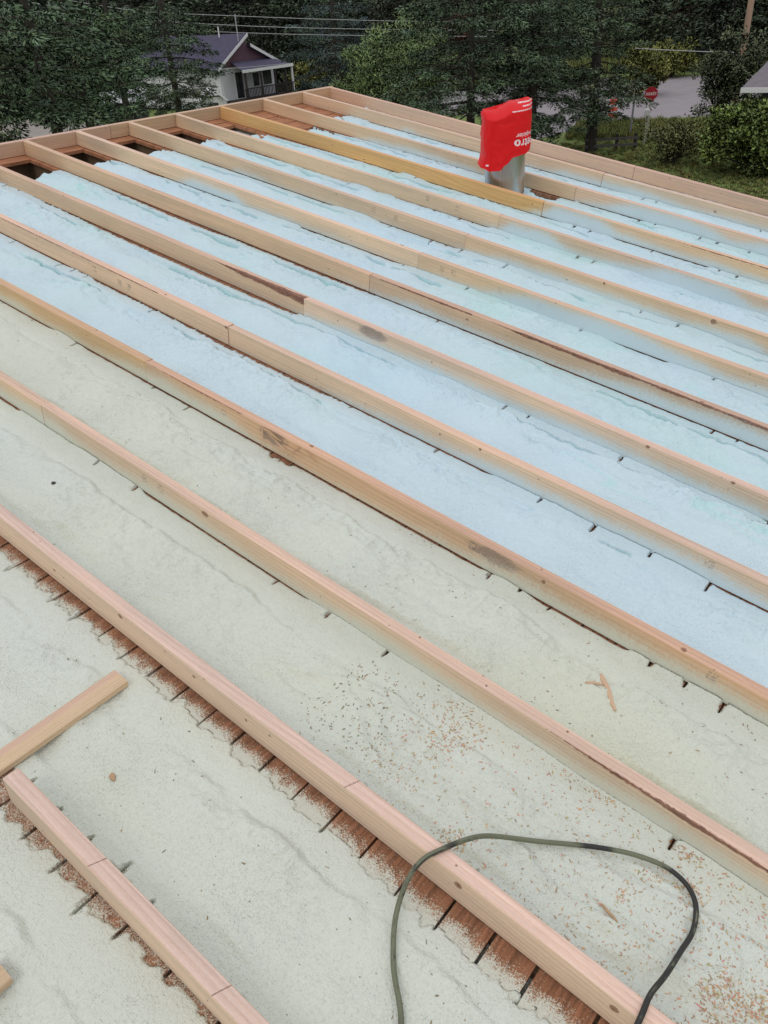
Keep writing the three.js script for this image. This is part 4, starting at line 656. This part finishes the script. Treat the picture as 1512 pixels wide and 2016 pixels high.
{ const t = thing('slate_house', 'corner of a slate blue house at the right frame edge', 'house'); t.position.set(-6.25, GROUND, -33.5); t.rotation.y = 0.12; t.scale.setScalar(1.2);
  const slate = std({ color: lin(0.1, 0.115, 0.13), roughness: 0.8 }), rf = std({ map: noisyTex([122, 116, 122], [50, 48, 50], 256, 65, 2), roughness: 0.95 });
  mesh('wall', box(7, 2.6, 6, 3.6, 1.3, -3), slate, t); for (let k = 0; k < 12; k++) mesh('siding_board', box(7, 0.2, 0.04, 3.6, 0.12 + k * 0.215, 0.03), slate, t); mesh('corner_trim', box(0.16, 2.6, 0.16, 0.06, 1.3, 0.02), trimMat, t);
  mesh('roof', slab([[-0.5, 2.55, 0.6], [7.6, 2.55, 0.6], [7.6, 3.3, -3], [-0.2, 3.3, -3]], 0.12), rf, t); mesh('roof', slab([[-0.2, 3.3, -3], [7.6, 3.3, -3], [7.6, 2.55, -6.6], [-0.5, 2.55, -6.6]], 0.12), rf, t); mesh('eave_trim', box(8.1, 0.16, 0.05, 3.55, 2.5, 0.63), trimMat, t); }
{ const t = thing('white_house', 'white house far behind the loose tree at upper right', 'house'); t.position.set(-20.5, GROUND, -84); t.rotation.y = 0.3;
  mesh('wall', box(8, 4.2, 6, 3, 2.1, 0), whiteSide, t); mesh('roof', slab([[-1.5, 4.1, 3.5], [7.5, 4.1, 3.5], [7.5, 6, 0], [-1.5, 6, 0]], 0.15), shingle, t); for (const x of [0.8, 3.4]) { const w = mesh('window', box(1.2, 1.3, 0.08, x, 2.6, 3.03), trimMat, t); mesh('pane', box(1.0, 1.1, 0.06, x, 2.6, 3.06), glass, w); } }
// ---------------------------------------------------------------- street furniture and wires
{ // stop sign, facing the camera side of the junction
  const t = thing('stop_sign', 'red octagonal stop sign on a pale post at the junction', 'sign'); t.position.set(-12.83, GROUND, -38.0); t.rotation.y = 0.42;
  mesh('post', box(0.09, 2.5, 0.06, 0, 1.25, -0.04), std({ color: lin(0.55, 0.54, 0.5), roughness: 0.7 }), t);
  const cv = document.createElement('canvas'); cv.width = cv.height = 256; const c = cv.getContext('2d'); c.fillStyle = '#f0eded'; c.fillRect(0, 0, 256, 256);
  c.beginPath(); for (let k = 0; k < 8; k++) { const a = Math.PI / 8 + k * Math.PI / 4; c.lineTo(128 + 128 * Math.cos(a), 128 + 128 * Math.sin(a)); } c.closePath(); c.fillStyle = '#b3142c'; c.fill(); c.fillStyle = '#f4f0f0'; c.font = 'bold 68px sans-serif'; c.textAlign = 'center'; c.textBaseline = 'middle'; c.fillText('ARR\u00caT', 128, 132);
  const map = new THREE.CanvasTexture(cv); map.colorSpace = THREE.SRGBColorSpace;
  const s = new THREE.Shape(); for (let k = 0; k < 8; k++) { const a = Math.PI / 8 + k * Math.PI / 4; s[k ? 'lineTo' : 'moveTo'](0.33 * Math.cos(a), 0.33 * Math.sin(a)); }
  const g = new THREE.ExtrudeGeometry(s, { depth: 0.012, bevelEnabled: false }); const p = g.attributes.position; for (let k = 0; k < p.count; k++) g.attributes.uv.setXY(k, 0.5 + p.getX(k) / 0.66, 0.5 + p.getY(k) / 0.66); g.translate(0, 2.24, 0); mesh('plate', g, std({ map, roughness: 0.5 }), t);
}
{ const t = thing('mailbox', 'small white hooded box on a post in front of the stop sign', 'mailbox'); t.position.set(-12.6, GROUND, -37.2); t.rotation.y = 0.4; mesh('post', box(0.07, 1.35, 0.07, 0, 0.67, 0), std({ color: lin(0.45, 0.44, 0.42) }), t);
  const s = new THREE.Shape(); s.moveTo(-0.13, 0); s.lineTo(0.13, 0); s.lineTo(0.13, 0.14); s.absarc(0, 0.14, 0.13, 0, Math.PI); s.lineTo(-0.13, 0); const g = new THREE.ExtrudeGeometry(s, { depth: 0.4, bevelEnabled: true, bevelSize: 0.01, bevelThickness: 0.01, bevelSegments: 1 }); g.translate(0, 1.36, -0.2); mesh('box', g, trimMat, t); mesh('flag', box(0.02, 0.16, 0.05, 0.15, 1.56, 0.05), std({ color: lin(0.5, 0.05, 0.05) }), t); }
{ const t = thing('grey_post', 'plain grey post in the weeds left of the stop sign', 'post'); t.position.set(-14.1, GROUND, -38.8); mesh('shaft', rod(V(0, 0, 0), V(0.05, 2.0, 0), 0.06, 0.055, 8), std({ color: lin(0.32, 0.32, 0.34) }), t); mesh('cap', box(0.15, 0.04, 0.15, 0.05, 2.02, 0), std({ color: lin(0.3, 0.3, 0.3) }), t); }
{ const t = thing('low_fence', 'low dark wooden rail fence at the lawn edge under the spruces', 'fence'); t.position.set(-13.2, GROUND, -35.2); t.rotation.y = 0.6; for (const x of [-1.3, 0, 0.9]) mesh('post', box(0.13, 0.75, 0.13, x, 0.37, 0), darkWood, t); for (const y of [0.25, 0.55]) mesh('rail', box(2.6, 0.11, 0.05, -0.25, y, 0.09), std({ color: lin(0.11, 0.1, 0.1) }), t); }
{ const t = thing('traffic_barrel', 'orange red striped barrel behind the stop sign spruce', 'barrel'); t.position.set(-18.6, GROUND, -46.2); const o = std({ color: lin(0.72, 0.09, 0.05), roughness: 0.6 }), w = std({ color: lin(0.8, 0.8, 0.78) }); const st = [[0, 0.2, 0.3], [0.2, 0.36, 0.285], [0.36, 0.56, 0.27], [0.56, 0.72, 0.255], [0.72, 0.98, 0.24]]; st.forEach(([a, b, r], k) => mesh('band', rod(V(0, a, 0), V(0, b, 0), r, r - 0.013, 18), k % 2 ? w : o, t)); mesh('handle', new THREE.TorusGeometry(0.09, 0.02, 6, 14, Math.PI).translate(0, 0.98, 0), o, t); }
{ const t = thing('utility_box', 'pale box with a teal band at the far road edge', 'box'); t.position.set(-23.4, GROUND, -62.5); t.rotation.y = 0.5; mesh('body', box(0.9, 0.45, 0.6, 0, 0.23, 0), std({ color: lin(0.16, 0.18, 0.2) }), t); mesh('band', box(0.92, 0.16, 0.62, 0, 0.53, 0), std({ color: lin(0.25, 0.45, 0.48) }), t); mesh('lid', box(1.0, 0.22, 0.7, 0, 0.72, 0), trimMat, t); }
{ const t = thing('rock', 'flat grey stone on the lawn by the right rim board', 'stone'); const g = new THREE.IcosahedronGeometry(0.5, 3), p = g.attributes.position; for (let k = 0; k < p.count; k++) { const q = 0.8 + 0.4 * fbm(p.getX(k) * 3 + 9, p.getY(k) * 3 + p.getZ(k) * 2, 3); p.setXYZ(k, p.getX(k) * q * 1.3, p.getY(k) * q * 0.5, p.getZ(k) * q); } g.computeVertexNormals(); t.position.set(-3.9, GROUND + 0.1, -25.6); mesh('stone', g, std({ color: lin(0.2, 0.19, 0.2), roughness: 1 }), t); }
{ const t = thing('utility_pole', 'brown wooden utility pole at the upper right corner', 'pole'); t.position.set(-9.3, GROUND, -40.2); const g = rod(V(0, 0, 0), V(0, 10, 0), 0.17, 0.13, 12); mesh('shaft', g, std({ map: noisyTex([176, 146, 126], [60, 54, 50], 256, 75, 2), roughness: 0.95 }), t); mesh('crossarm', box(2.2, 0.11, 0.1, 0, 9.3, 0.18), darkWood, t); for (const x of [-0.9, 0.9]) mesh('insulator', rod(V(x, 9.35, 0.18), V(x, 9.55, 0.18), 0.04, 0.05, 8), trimMat, t); }
function wire(label, pts, r) { const g = new THREE.TubeGeometry(new THREE.CatmullRomCurve3(pts.map(p => V(...p))), 60, r, 5); tag(mesh(nm('wire'), g, std({ color: lin(0.5, 0.5, 0.52), roughness: 0.5 }), scene), label, 'wire', 'overhead wires'); }
wire('topmost overhead wire crossing above the purple house', [[-43.51, 2.01, -23.34], [-40.52, 0.91, -27.83], [-36.49, 0.21, -32.72], [-30.5, -0.52, -38.33], [-24.24, -1.05, -42.74]], 0.016);
wire('middle overhead wire crossing above the purple house', [[-43.56, 1.6, -23.24], [-40.44, 0.47, -27.94], [-36.44, -0.29, -32.77], [-30.52, -0.97, -38.32], [-24.24, -1.47, -42.75]], 0.016);
wire('lowest of three overhead wires, just above the house ridge', [[-43.62, 1.2, -23.14], [-40.58, 0.08, -27.75], [-36.37, -0.66, -32.84], [-31.02, -1.26, -37.91], [-24.23, -1.79, -42.75]], 0.015);
wire('thin service wire sloping in front of the purple house porch', [[-43, -2.3, -24], [-40.73, -2.41, -27.54], [-37.8, -2.46, -31.25], [-35, -2.45, -35]], 0.014);
wire('white wire crossing the dark wood at upper right to the pole', [[-15.54, -2.48, -41.65], [-14.32, -2.61, -42.17], [-12.25, -2.79, -42.97], [-10.07, -2.93, -43.7]], 0.02);
scene.traverse(o => { if (o.isMesh) { o.castShadow = true; o.receiveShadow = true; } });
renderer.render(scene, camera);
